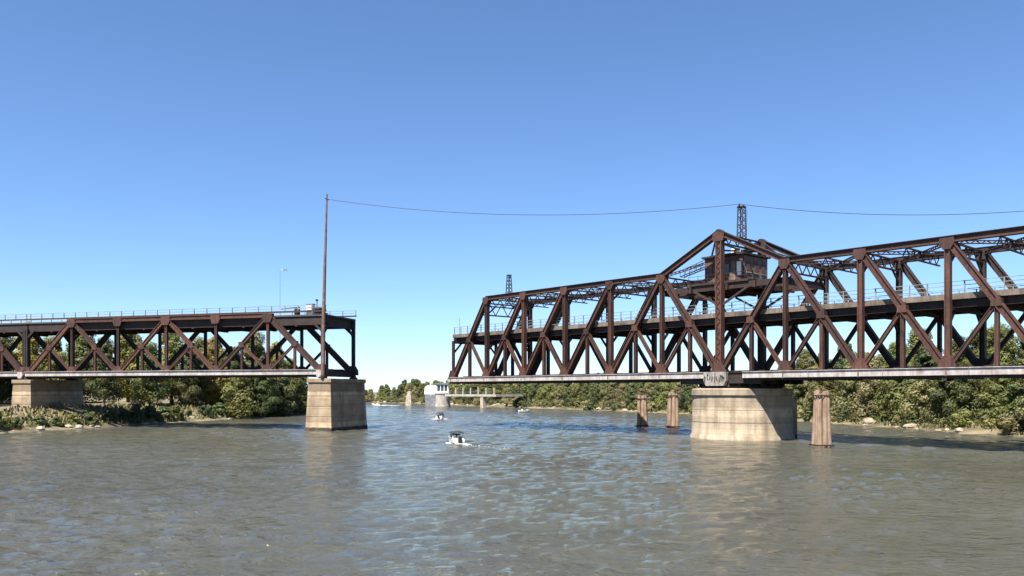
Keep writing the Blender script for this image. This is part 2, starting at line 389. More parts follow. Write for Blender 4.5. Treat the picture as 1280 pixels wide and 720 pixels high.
# ------------------------------------------------------------------ setting: water and banks
import numpy as np
def axis_steps(a, b_, base, grow):
    out = [a]
    while out[-1] < b_: out.append(out[-1] + base + grow * abs(out[-1]))
    return np.array(out)
def water_sheet():
    ys = axis_steps(0.0, 760.0, 0.24, 0.0032); xp = axis_steps(0.0, 330.0, 0.28, 0.0065)
    xs = np.concatenate((-xp[:0:-1], xp)); X, Y = np.meshgrid(xs, ys)
    g = np.random.default_rng(5); Z = np.zeros_like(X)
    dy = 0.24 + 0.0032 * Y
    for n_, lam0, lam1, slope in ((14, 4.5, 9.0, 0.026), (34, 1.9, 4.2, 0.052), (44, 0.9, 1.9, 0.060), (40, 0.75, 1.1, 0.066)):
        calm = np.clip((Y - 45) / 85, 0, 1); lo_ = 0.36 if lam0 > 1.5 else 0.8; calm = lo_ + (1 - lo_) * calm      # sheltered water this side of the bridge
        for _ in range(n_):
            lam = g.uniform(lam0, lam1); th = g.normal(-1.3, 0.8); k = 2 * np.pi / lam
            amp = slope / k * g.uniform(0.5, 1.2) * np.clip((lam / dy - 2.2) / 2.0, 0, 1) * calm
            ph = 1.7 * np.sin(X * 0.021 * g.uniform(0.5, 1.5) + Y * 0.017 * g.uniform(0.5, 1.5) + g.uniform(0, 6))
            env = 0.6 + 0.4 * np.sin(X * g.uniform(0.02, 0.07) + Y * g.uniform(-0.05, 0.05) + g.uniform(0, 6))
            Z += amp * env * np.sin(k * (X * np.cos(th) + Y * np.sin(th)) + g.uniform(0, 6.28) + ph)
    # calmer and rougher patches left by the wind
    patch = 0.85 + 0.25 * np.sin(X * 0.05 + 1.0 + 1.5 * np.sin(Y * 0.031)) * np.sin(Y * 0.038 + 0.6 + 1.2 * np.sin(X * 0.027)) + 0.2 * np.sin(X * 0.11 + Y * 0.09)
    Z *= np.clip(patch, 0.5, 1.25)
    Z *= np.clip((Y - 0.0) / 8, 0, 1) * np.clip((ys[-1] - Y) / 80, 0, 1) * np.clip((xs[-1] - np.abs(X)) / 40, 0, 1)
    nx, ny = len(xs), len(ys)
    vs_ = np.stack((X, Y, Z), -1).reshape(-1, 3)
    a = (np.arange(ny - 1)[:, None] * nx + np.arange(nx - 1)[None, :]).reshape(-1)
    fs = np.stack((a, a + 1, a + nx + 1, a + nx), 1)
    x0, x1, y0, y1 = xs[0], xs[-1], ys[0], ys[-1]
    rim = np.array([(-4000, -400, 0), (4000, -400, 0), (4000, y0, 0), (-4000, y0, 0), (-4000, y1, 0), (4000, y1, 0), (4000, 9000, 0), (-4000, 9000, 0),
                    (x0, y0, 0), (x0, y1, 0), (x1, y0, 0), (x1, y1, 0)], float)
    n0 = len(vs_); vs_ = np.concatenate((vs_, rim))
    fs = np.concatenate((fs, n0 + np.array([(0, 1, 2, 3), (4, 5, 6, 7), (3, 8, 9, 4), (10, 2, 5, 11)])))
    me = bpy.data.meshes.new('river_water'); me.vertices.add(len(vs_)); me.vertices.foreach_set('co', vs_.astype(np.float32).ravel())
    me.loops.add(len(fs) * 4); me.loops.foreach_set('vertex_index', fs.astype(np.int32).ravel())
    me.polygons.add(len(fs)); me.polygons.foreach_set('loop_start', np.arange(0, len(fs) * 4, 4, dtype=np.int32))
    me.update(calc_edges=True); me.validate(); me.shade_smooth(); me.materials.append(M['water'])
    o = bpy.data.objects.new('river_water', me); col.objects.link(o); tag(o, kind='structure')
    print('water verts', len(vs_))
water_sheet()

def densify(poly, step):
    out = []
    for a, b_ in zip(poly[:-1], poly[1:]):
        a = Vector(a); b_ = Vector(b_); n_ = max(1, int((b_ - a).length / step))
        for k in range(n_): out.append(a.lerp(b_, k / n_))
    out.append(Vector(poly[-1])); return out

from mathutils import noise as mnoise
def bank_height(d, p):
    """height above water at d metres behind the waterline"""
    prof = [(-3, -0.8), (0, 0.05), (1.5, 0.55), (4, 1.3), (9, 2.6), (16, 3.6), (40, 3.9), (200, 4.2), (3000, 4.4)]
    for (a, za), (b_, zb) in zip(prof[:-1], prof[1:]):
        if d <= b_:
            z = za + (zb - za) * (d - a) / (b_ - a); break
    nz = mnoise.noise(Vector((p.x * 0.15, p.y * 0.15, 3.0)))
    return z + (nz * min(1.0, max(0.0, d + 1) * 0.25) if d > -1 else 0)

def bank(name, poly, side):
    pts = densify([V(a, b_, 0) for a, b_ in poly], 3.0)
    offs = [-3, 0, 0.8, 1.5, 2.7, 4, 6, 9, 12, 16, 25, 40, 80, 200, 900, 2600]
    vs_ = []; fs = []
    n_ = len(offs)
    for i, p in enumerate(pts):
        a = pts[max(0, i - 8)]; b_ = pts[min(len(pts) - 1, i + 8)]
        tn = (b_ - a).normalized(); nr = V(tn.y, -tn.x, 0) * side
        wob = mnoise.noise(V(p.x * 0.11, p.y * 0.11, 9.0)) * 1.1
        for d in offs:
            q = p + nr * (d + (wob if d < 60 else 0)); vs_.append((q.x, q.y, bank_height(d, q)))
    for i in range(len(pts) - 1):
        for k in range(n_ - 1):
            fs.append((i * n_ + k, (i + 1) * n_ + k, (i + 1) * n_ + k + 1, i * n_ + k + 1))
    mb = MB(); mb.add(vs_, fs)
    o = mb.build(name, 'bank', loc=(0, 0, 0), smooth=True); tag(o, kind='structure')
    return pts
R_POLY = [(-420, 640), (-180, 560), (-106, 492), (-88, 486), (-54, 440), (-19, 361), (1, 327), (28, 281), (46, 238), (60, 182), (66, 152), (72, 116), (88, 60), (105, 0), (140, -160)]
L_POLY = [(-330, 520), (-150, 470), (-92, 410), (-73, 300), (-65, 245), (-67, 221), (-70, 196), (-77, 156), (-86, 118), (-88, 60), (-90, 0), (-110, -160)]
bank('right_riverbank', R_POLY, -1)
bank('left_riverbank', L_POLY, 1)

def signed_dist(poly, x, y):
    best = 1e9
    for (ax, ay), (bx, by) in zip(poly[:-1], poly[1:]):
        dx, dy = bx - ax, by - ay; tt = max(0, min(1, ((x - ax) * dx + (y - ay) * dy) / (dx * dx + dy * dy)))
        best = min(best, math.hypot(x - ax - tt * dx, y - ay - tt * dy))
    return best
def ground_z(poly, x, y): return bank_height(signed_dist(poly, x, y), V(x, y, 0)) - 0.15

# ------------------------------------------------------------------ swing bridge
SW_ROT = R(-47.4)
SW_C = V(30.9, 118.6, 0)
ZB = 7.0                                             # top of the pivot pier
swing = empty('swing_bridge', (SW_C.x, SW_C.y, ZB), SW_ROT)
tag(swing, 'rust brown double deck truss swing bridge standing open on a round pier', 'bridge')
def part(mb, name, mat, smooth=False): return mb.build(name, mat, swing, base=ZB, smooth=smooth)
HW = 5.35
LZ, UZ, PZ = 8.85, 23.5, 28.5
NODES = [-60, -50, -40, -30, -20, -10, 0, 10, 20, 30, 40, 50, 60]
def top_z(x): return PZ if x == 0 else UZ
for ys in (-1, 1):
    y = ys * HW; mt = 'rust' if ys < 0 else 'rust2'  # far truss takes the darker rust: its shade is put into the colour
    # chords, one length for each panel
    for a, b_ in zip(NODES[:-1], NODES[1:]):
        mb = MB(); mb.hbar(V(a, y, LZ), V(b_, y, LZ), 0.72, 0.62, (0, 1, 0)); part(mb, 'bottom_chord', mt)
    tops = [-50, -40, -30, -20, -10, 0, 10, 20, 30, 40, 50]
    for a, b_ in zip(tops[:-1], tops[1:]):
        p, q = V(a, y, top_z(a)), V(b_, y, top_z(b_))
        mb = MB(); mb.hbar(p, q, 0.66, 0.84, (0, 1, 0))
        o = part(mb, 'top_chord', mt)
        up = V(0, 0, 0.37); mb2 = MB(); mb2.bar(p + up, q + up, 0.07, 1.0, (0, 1, 0)); sub(mb2, 'cover_plate', 'dark', o)
    # verticals
    for x in tops:
        wv_ = 0.95 if x == 0 else (0.42 if abs(x) == 10 else 0.6)
        mb = MB(); mb.hbar(V(x, y, LZ + 0.3), V(x, y, top_z(x) - 0.25), wv_, 0.74 if x else 0.9, (0, 1, 0))
        if x == 0:
            lattice_bar(mb, V(x, y - 0.38, LZ + 1.2), V(x, y - 0.38, PZ - 1), 0.7, (1, 0, 0), 0.05, 0.08, 0.7)
        part(mb, 'truss_vertical', mt)
    for x in (-60, 60):
        mb = MB(); mb.hbar(V(x, y, LZ + 0.2), V(x, y, 16.2), 0.45, 0.45, (0, 1, 0)); part(mb, 'end_column', mt)
    # main diagonals, sub posts and sub struts
    for s in (-1, 1):
        diags = [((60, LZ), (50, UZ), 50), ((50, LZ), (40, UZ), 40), ((40, LZ), (30, UZ), 30), ((30, LZ), (20, UZ), 20), ((20, LZ), (10, UZ), 10), ((0, LZ), (10, UZ), 10)]
        for k, ((xa, za), (xb, zb), xs) in enumerate(diags):
            p, q = V(s * xa, y, za), V(s * xb, y, zb)
            mb = MB(); mb.hbar(p, q, 0.74 if k != 0 else 0.8, 0.80, (0, 1, 0)); part(mb, 'end_post' if k == 0 else 'truss_diagonal', mt)
            mid = p.lerp(q, 0.5)
            mb = MB(); mb.hbar(V(mid.x, y, LZ + 0.3), mid, 0.42, 0.56, (0, 1, 0), 0.08); part(mb, 'sub_post', mt)
            mb = MB(); mb.hbar(V(s * xs, y, LZ + 0.2), mid, 0.44, 0.50, (0, 1, 0), 0.08); part(mb, 'sub_strut', mt)
            # gusset where the sub members meet
            mb = MB(); mb.prism([(mid.x - 0.55, mid.z - 0.45), (mid.x + 0.55, mid.z - 0.45), (mid.x + 0.5, mid.z + 0.4), (mid.x - 0.5, mid.z + 0.4)], y - 0.42, y + 0.42); part(mb, 'gusset_plate', mt)
    # gusset plates at the panel points
    for x in NODES:
        mb = MB(); wg = 1.25 if x == 0 else 1.0
        mb.prism([(x - wg, LZ - 0.3), (x + wg, LZ - 0.3), (x + wg * 0.95, LZ + 0.6), (x + wg * 0.45, LZ + 1.7), (x - wg * 0.45, LZ + 1.7), (x - wg * 0.95, LZ + 0.6)], y - 0.46, y + 0.46); part(mb, 'gusset_plate', mt)
    for x in tops:
        z = top_z(x); mb = MB()
        if x == 0: poly = [(x - 0.8, z - 1.2), (x + 0.8, z - 1.2), (x + 0.95, z - 0.3), (x + 0.25, z + 0.42), (x - 0.25, z + 0.42), (x - 0.95, z - 0.3)]
        else: poly = [(x - 0.4, z - 1.1), (x + 0.4, z - 1.1), (x + 0.8, z - 0.42), (x + 0.75, z + 0.2), (x - 0.75, z + 0.2), (x - 0.8, z - 0.42)]
        mb.prism(poly, y - 0.47, y + 0.47); part(mb, 'gusset_plate', mt)

# top struts, portals and laterals between the two trusses
for x in tops:
    z = top_z(x); mb = MB()
    lattice_bar(mb, V(x, -HW, z - 0.75), V(x, HW, z - 0.75), 1.5, (0, 0, 1), 0.2, 0.14, 1.1)
    if x not in (0,):
        for s in (-1, 1): mb.bar(V(x, s * HW, z - 3.0), V(x, s * (HW - 2.0), z - 1.4), 0.22, 0.2, (1, 0, 0))
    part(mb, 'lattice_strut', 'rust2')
for a, b_ in zip(tops[:-1], tops[1:]):
    for y0, y1 in ((-HW, HW), (HW, -HW)):
        if a == -10 or b_ == 10: continue
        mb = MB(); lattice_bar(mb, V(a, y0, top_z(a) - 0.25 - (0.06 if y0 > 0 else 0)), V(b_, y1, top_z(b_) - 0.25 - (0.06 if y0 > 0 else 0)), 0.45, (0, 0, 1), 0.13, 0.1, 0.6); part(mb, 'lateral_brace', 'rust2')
    xm = (a + b_) / 2
    if abs(xm) > 10:
        mb = MB(); lattice_bar(mb, V(xm, -HW, UZ - 0.7), V(xm, HW, UZ - 0.7), 1.3, (0, 0, 1), 0.16, 0.12, 1.0); part(mb, 'lattice_strut', 'rust2')
for s in (-1, 1):     # portal frames on the sloping end posts
    p = V(s * 51.2, 0, UZ - 1.8); mb = MB()
    lattice_bar(mb, V(p.x, -HW, p.z), V(p.x, HW, p.z), 2.4, (0, 0, 1), 0.22, 0.14, 1.5)
    part(mb, 'portal_frame', 'rust2')
    mb = MB()   # X bracing in the sloping top of the tower
    for y0 in (-HW, HW): lattice_bar(mb, V(s * 10, y0, UZ - 0.2), V(s * 0.6, -y0, PZ - 0.5 - (0.12 if y0 > 0 else 0)), 0.4, (0, 0, 1), 0.13, 0.1, 0.6)
    part(mb, 'lateral_brace', 'rust2')
mb = MB()             # tower cross bracing between the two tall posts
for y0 in (-HW, HW): mb.bar(V(0.05 if y0 > 0 else -0.25, y0, 26.1), V(0.05 if y0 > 0 else -0.25, -y0, PZ - 1.4), 0.22, 0.16, (1, 0, 0))
part(mb, 'cross_brace', 'rust2')

# upper road deck
mb = MB(); mb.box(-60.6, 60.6, -4.7, 4.7, 17.0, 17.3); deck = part(mb, 'upper_deck', 'asphalt')
for ys in (-1, 1):
    mb = MB(); mb.box(-60.8, 60.8, ys * 4.72 - 0.18, ys * 4.72 + 0.18, 16.85, 17.5); sub(mb, 'deck_kerb', 'deck', deck)
    mb = MB(); mb.box(-60.7, 60.7, ys * 4.3 - 0.12, ys * 4.3 + 0.12, 15.95, 16.98); sub(mb, 'deck_girder', 'dark', deck)
    mb = MB()
    for zz in (17.95, 18.4, 18.85): mb.bar(V(-60.6, ys * 4.72, zz), V(60.6, ys * 4.72, zz), 0.07, 0.06)
    rl = part(mb, 'railing', 'rail')
    x = -60.5; proto = None
    while x < 60.7:
        if proto is None:
            mb = MB(); mb.bar(V(x, ys * 4.72, 17.46), V(x, ys * 4.72, 18.9), 0.12, 0.12); proto = sub(mb, 'railing_post', 'rail', rl); px0 = x; base_l = proto.location.copy()
        else:
            c_ = proto.copy(); col.objects.link(c_); c_.parent = rl; c_.location = base_l + V(x - px0, 0, 0)
        x += 2.0
for x in range(-60, 61, 5):
    mb = MB(); mb.box(x - 0.2, x + 0.2, -HW + 0.2, HW - 0.2, 15.7, 16.94)
    for s in (-1, 1): mb.prism([(0, 0)] * 0 + [(x - 0.1, 15.72), (x + 0.1, 15.72), (x + 0.1, 15.7), (x - 0.1, 15.7)], -0.1, 0.1)
    fb = part(mb, 'floor_beam', 'dark')
    if x % 10 == 0:
        for s in (-1, 1):
            mb = MB(); mb.bar(V(x, s * (HW - 0.2), 14.0), V(x, s * (HW - 1.9), 15.75), 0.3, 0.24, (1, 0, 0)); part(mb, 'knee_brace', 'dark')
for y in (-2.6, -0.9, 0.9, 2.6):
    mb = MB(); mb.box(-60, 60, y - 0.1, y + 0.1, 16.2, 16.97); part(mb, 'stringer', 'dark')

# lower rail deck
for x in range(-60, 61, 5):
    mb = MB(); mb.box(x - 0.22, x + 0.22, -HW + 0.05, HW - 0.05, 8.02, 9.0); part(mb, 'floor_beam', 'dark')
for y in (-3.2, -1.6, 1.6, 3.2):
    mb = MB(); mb.box(-59.9, 59.9, y - 0.14, y + 0.14, 8.25, 9.1); part(mb, 'stringer', 'dark')
mb = MB(); x = -59.8
while x < 59.8:
    mb.box(x, x + 0.26, -4.6, 4.6, 9.1, 9.32); x += 0.5
part(mb, 'track_ties', 'dark')
mb = MB(); mb.box(-59.9, 59.9, -5.8, 5.6, 9.12, 9.19); part(mb, 'light_stop_plate', 'dark')  # solid plate added to stop sunlight leaking through the deck onto the pier
for y in (-3.1, -1.66, 1.66, 3.1):
    mb = MB(); mb.box(-59.9, 59.9, y - 0.04, y + 0.04, 9.325, 9.48); part(mb, 'rail', 'dark')
# pale fascia on the near side, broken at the pivot
for a, b_ in ((-60.9, -2.2), (4.0, 60.9)):
    n_ = max(1, round((b_ - a) / 9.8)); st = (b_ - a) / n_
    for k in range(n_):
        mb = MB(); x0, x1 = a + k * st + 0.02, a + (k + 1) * st - 0.02
        mb.box(x0, x1, -HW - 0.72, -HW - 0.48, 8.38, 9.16); mb.box(x0, x1, -HW - 0.86, -HW - 0.475, 9.165, 9.24)
        part(mb, 'fascia_girder', 'pale')
for x in range(-60, 61, 10):
    mb = MB(); mb.box(x - 0.09, x + 0.09, -HW - 0.77, -HW - 0.477, 8.3, 9.18); part(mb, 'fascia_bracket', 'deck')
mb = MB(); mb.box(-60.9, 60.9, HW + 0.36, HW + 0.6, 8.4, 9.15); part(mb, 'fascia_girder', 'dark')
mb = MB(); mb.box(-60.8, -2.4, -HW - 0.3, -HW + 0.3, 8.08, 8.36); mb.box(4.1, 60.8, -HW - 0.3, -HW + 0.3, 8.08, 8.36); part(mb, 'lower_flange', 'dark')

# pivot: loading girders, white painted shoe with scrawled dark letters, drum of rollers
mb = MB(); mb.lathe([(5.6, 7.02), (5.6, 7.35), (5.2, 7.36), (5.2, 7.9), (5.5, 7.92), (5.5, 8.05)], 40); part(mb, 'turntable_ring', 'dark')
for k in range(24):
    a = 2 * math.pi * k / 24; mb = MB(); mb.tube([V(5.3 * math.cos(a), 5.3 * math.sin(a), 7.35), V(5.9 * math.cos(a), 5.9 * math.sin(a), 7.35)], 0.24, 10); part(mb, 'roller', 'dark')
for y in (-HW, -2.0, 2.0, HW):
    mb = MB(); mb.box(-6.5, 6.5, y - 0.25, y + 0.25, 7.6, 8.3); part(mb, 'loading_girder', 'dark')
mb = MB(); mb.prism([(-2.05, 8.05), (-1.7, 7.35), (1.2, 7.35), (1.6, 8.05), (1.6, 9.25), (-2.05, 9.25)], -HW - 0.95, -HW - 0.35); shoe = part(mb, 'pivot_shoe', 'shade_grey')
def strokes(lst, y):
    mb = MB()
    for p, q in lst: mb.bar(V(p[0], y, p[1]), V(q[0], y, q[1]), 0.13, 0.02)
    return mb
gl = []; gr = random.Random(4); gx = -1.85      # an unreadable scrawl of drips and loops
while gx < 1.3:
    zt = 8.0 + gr.uniform(0.55, 1.05); zl = 7.75 + gr.uniform(0.0, 0.4); dx = gr.uniform(-0.12, 0.2)
    gl.append(((gx, zl), (gx + dx, zt)))
    if gr.random() < 0.6: gl.append(((gx + dx, zt), (gx + dx + gr.uniform(0.1, 0.3), zt - gr.uniform(0.15, 0.5))))
    gx += gr.uniform(0.22, 0.5)
sub(strokes(gl, -HW - 0.962), 'graffiti', 'canvas', shoe)
mb = MB(); mb.box(1.75, 3.9, -HW - 0.3, -HW + 0.4, 7.7, 9.2); part(mb, 'fascia_gap_box', 'dark')  # dark box filling the break in the fascia beside the shoe

# control house over the road at the pivot
mb = MB(); mb.box(-5.8, 4.2, -4.95, 4.95, 21.55, 21.85); plat = part(mb, 'house_platform', 'rust2')
for y in (-4.6, -2.2, 2.2, 4.6):
    mb = MB(); mb.box(-9.8, 9.8, y - 0.14, y + 0.14, 20.7, 21.5); part(mb, 'platform_beam', 'rust2')
for x in (-9.8, -5.2, -0.9, 0.9, 5.2, 9.8):
    mb = MB(); mb.box(x - 0.16, x + 0.16, -HW + 0.2, HW - 0.2, 20.55, 21.45); part(mb, 'platform_beam', 'rust2')
for s in (-1, 1):     # knee braces under the platform
    for y in (-HW, HW):
        mb = MB(); mb.bar(V(s * 0.4, y * 0.98, 18.6), V(s * 4.4, y * 0.98, 20.7), 0.28, 0.24); part(mb, 'knee_brace', 'rust2')
mb = MB()
for yy in (-4.85, 4.85):
    for zz in (22.4, 22.9): mb.bar(V(-5.7, yy, zz), V(4.1, yy, zz), 0.05, 0.05)
    for k in range(7): mb.bar(V(-5.6 + k * 1.6, yy, 21.86), V(-5.6 + k * 1.6, yy, 22.92), 0.05, 0.05)
part(mb, 'platform_railing', 'rust2')
hx0, hx1, hy = -4.0, 2.2, 3.2
mb = MB(); mb.box(hx0, hx1, -hy, hy, 21.9, 25.5); house = part(mb, 'control_house', 'siding')
mb = MB(); mb.box(hx0 - 0.35, hx1 + 0.35, -hy - 0.35, hy + 0.35, 25.55, 25.8); mb.box(hx0 + 0.5, hx1 - 0.5, -hy + 0.4, hy - 0.4, 25.79, 26.0); sub(mb, 'roof', 'dark', house)
for k in range(20):     # battens of the board siding, near side
    xx = hx0 + 0.1 + k * (hx1 - hx0 - 0.2) / 19
    mb = MB(); mb.box(xx - 0.04, xx + 0.04, -hy - 0.045, -hy + 0.01, 21.95, 25.5); sub(mb, 'batten', 'siding', house)
for xa, xb, za, zb, mt in ((-1.5, -0.75, 22.9, 24.6, 'shade_grey'), (-3.5, -2.7, 23.2, 24.5, 'siding'), (0.35, 1.1, 22.0, 24.7, 'tan_dark'), (1.35, 2.05, 22.7, 24.6, 'white')):
    nm = 'door' if mt == 'tan_dark' else 'window_shutter'
    mb = MB(); mb.box(xa, xb, -hy - 0.10, -hy - 0.05, za, zb); sub(mb, nm, mt, house)
mb = MB(); mb.box(-0.55, 0.1, -hy - 0.09, -hy - 0.05, 22.9, 24.4); sub(mb, 'window', 'glass', house)
for ya, yb, za, zb, mt, nm in ((-2.9, 3.0, 22.0, 25.4, 'tan_dark', 'end_wall_panel'),):
    mb = MB(); mb.box(hx1 + 0.02, hx1 + 0.08, ya, yb, za, zb); sub(mb, nm, mt, house)
for ya, yb in ((-2.3, -1.2), (-0.4, 0.7), (1.5, 2.5)):
    mb = MB(); mb.box(hx1 + 0.09, hx1 + 0.14, ya, yb, 23.2, 24.6); sub(mb, 'window_shutter', 'siding', house)
    mb = MB(); mb.box(hx1 + 0.085, hx1 + 0.17, ya - 0.08, yb + 0.08, 23.08, 23.18); sub(mb, 'window_sill', 'tan', house)
mb = MB(); mb.lathe([(0.75, 25.8), (0.75, 26.7), (0.55, 26.95), (0.1, 27.05)], 20, (-0.6, -0.5)); part(mb, 'roof_tank', 'white', True)
# walkway ladder from the left knee up to the house
mb = MB()
for yy in (-1.0, 0.0):
    mb.bar(V(-10, yy, UZ + 0.3), V(-4.1, yy, 25.2), 0.12, 0.1); mb.bar(V(-10, yy, UZ + 1.2), V(-4.1, yy, 26.2), 0.08, 0.08)
    for k in range(7):
        f = k / 6; mb.bar(V(-10 + 5.9 * f, yy, UZ + 0.3 + (25.2 - UZ - 0.3) * f), V(-10 + 5.9 * f, yy, UZ + 1.2 + (26.2 - UZ - 1.2) * f), 0.06, 0.06)
for k in range(14):
    f = k / 13; z = UZ + 0.3 + (25.2 - UZ - 0.3) * f; mb.bar(V(-10 + 5.9 * f, -1.0, z), V(-10 + 5.9 * f, 0.0, z), 0.06, 0.1, (1, 0, 0))
part(mb, 'access_ladder', 'dark')
# masts
mb = MB(); lattice_mast(mb, 0, 0, PZ - 0.1, 32.8, 0.9, 0.75, 8); part(mb, 'wire_mast', 'rust2')
mb = MB()
for yy in (-0.55, 0.55): mb.tube([V(0, yy, 32.9), V(0, yy, 33.25)], 0.09, 8)
mb.bar(V(0, -0.8, 32.95), V(0, 0.8, 32.95), 0.1, 0.1, (1, 0, 0)); part(mb, 'insulator_arm', 'dark')
mb = MB(); mb.tube([V(0.5, 0.5, PZ), V(0.55, 0.5, 32.6)], 0.03, 6); part(mb, 'cable', 'wire')
mb = MB(); lattice_mast(mb, -50, 0, UZ - 0.05, 28.2, 0.95, 0.5, 7); part(mb, 'signal_mast', 'dark')
mb = MB(); mb.tube([V(-59.2, -4.5, 17.5), V(-59.2, -4.5, 20.6)], 0.05, 6); mb.bar(V(-59.6, -4.5, 19.4), V(-58.8, -4.5, 19.4), 0.06, 0.05); part(mb, 'marker_pole', 'rail')

# pivot pier
pp = empty('pivot_pier', (SW_C.x, SW_C.y, 0), 0); tag(pp, 'round pale concrete pivot pier under the open swing bridge', 'bridge pier')
mb = MB(); mb.lathe([(7.2, -1.5), (7.2, 0.35), (6.98, 0.7)] + [q for zj in (2.3, 4.0) for q in ((6.98 - 0.024 * (zj - 0.7), zj - 0.05), (6.92 - 0.024 * (zj - 0.7), zj - 0.03), (6.92 - 0.024 * (zj - 0.7), zj + 0.03), (6.98 - 0.024 * (zj - 0.7), zj + 0.05))] + [(6.86, 5.7), (6.84, 6.0)], 64); mb.build('drum', 'drum_concrete', pp, smooth=True)
mb = MB(); mb.lathe([(6.86, 5.995), (7.08, 6.06), (7.08, 6.85), (6.98, 6.97), (6.4, 7.0)], 64, (0, 0)); o = mb.build('cap_ring', 'drum_concrete', pp, smooth=True, loc=(0, 0, 0))
mb = MB(); a = R(-2)
mb.prism([(6.3, -1.5), (7.75, -1.5), (7.7, 5.4), (6.3, 5.8)], -0.5, 0.5)
mb.v = [(x * math.cos(a) - y * math.sin(a), x * math.sin(a) + y * math.cos(a), z) for x, y, z in mb.v]
mb.build('buttress', 'drum_concrete', pp, loc=(0, 0, 0))

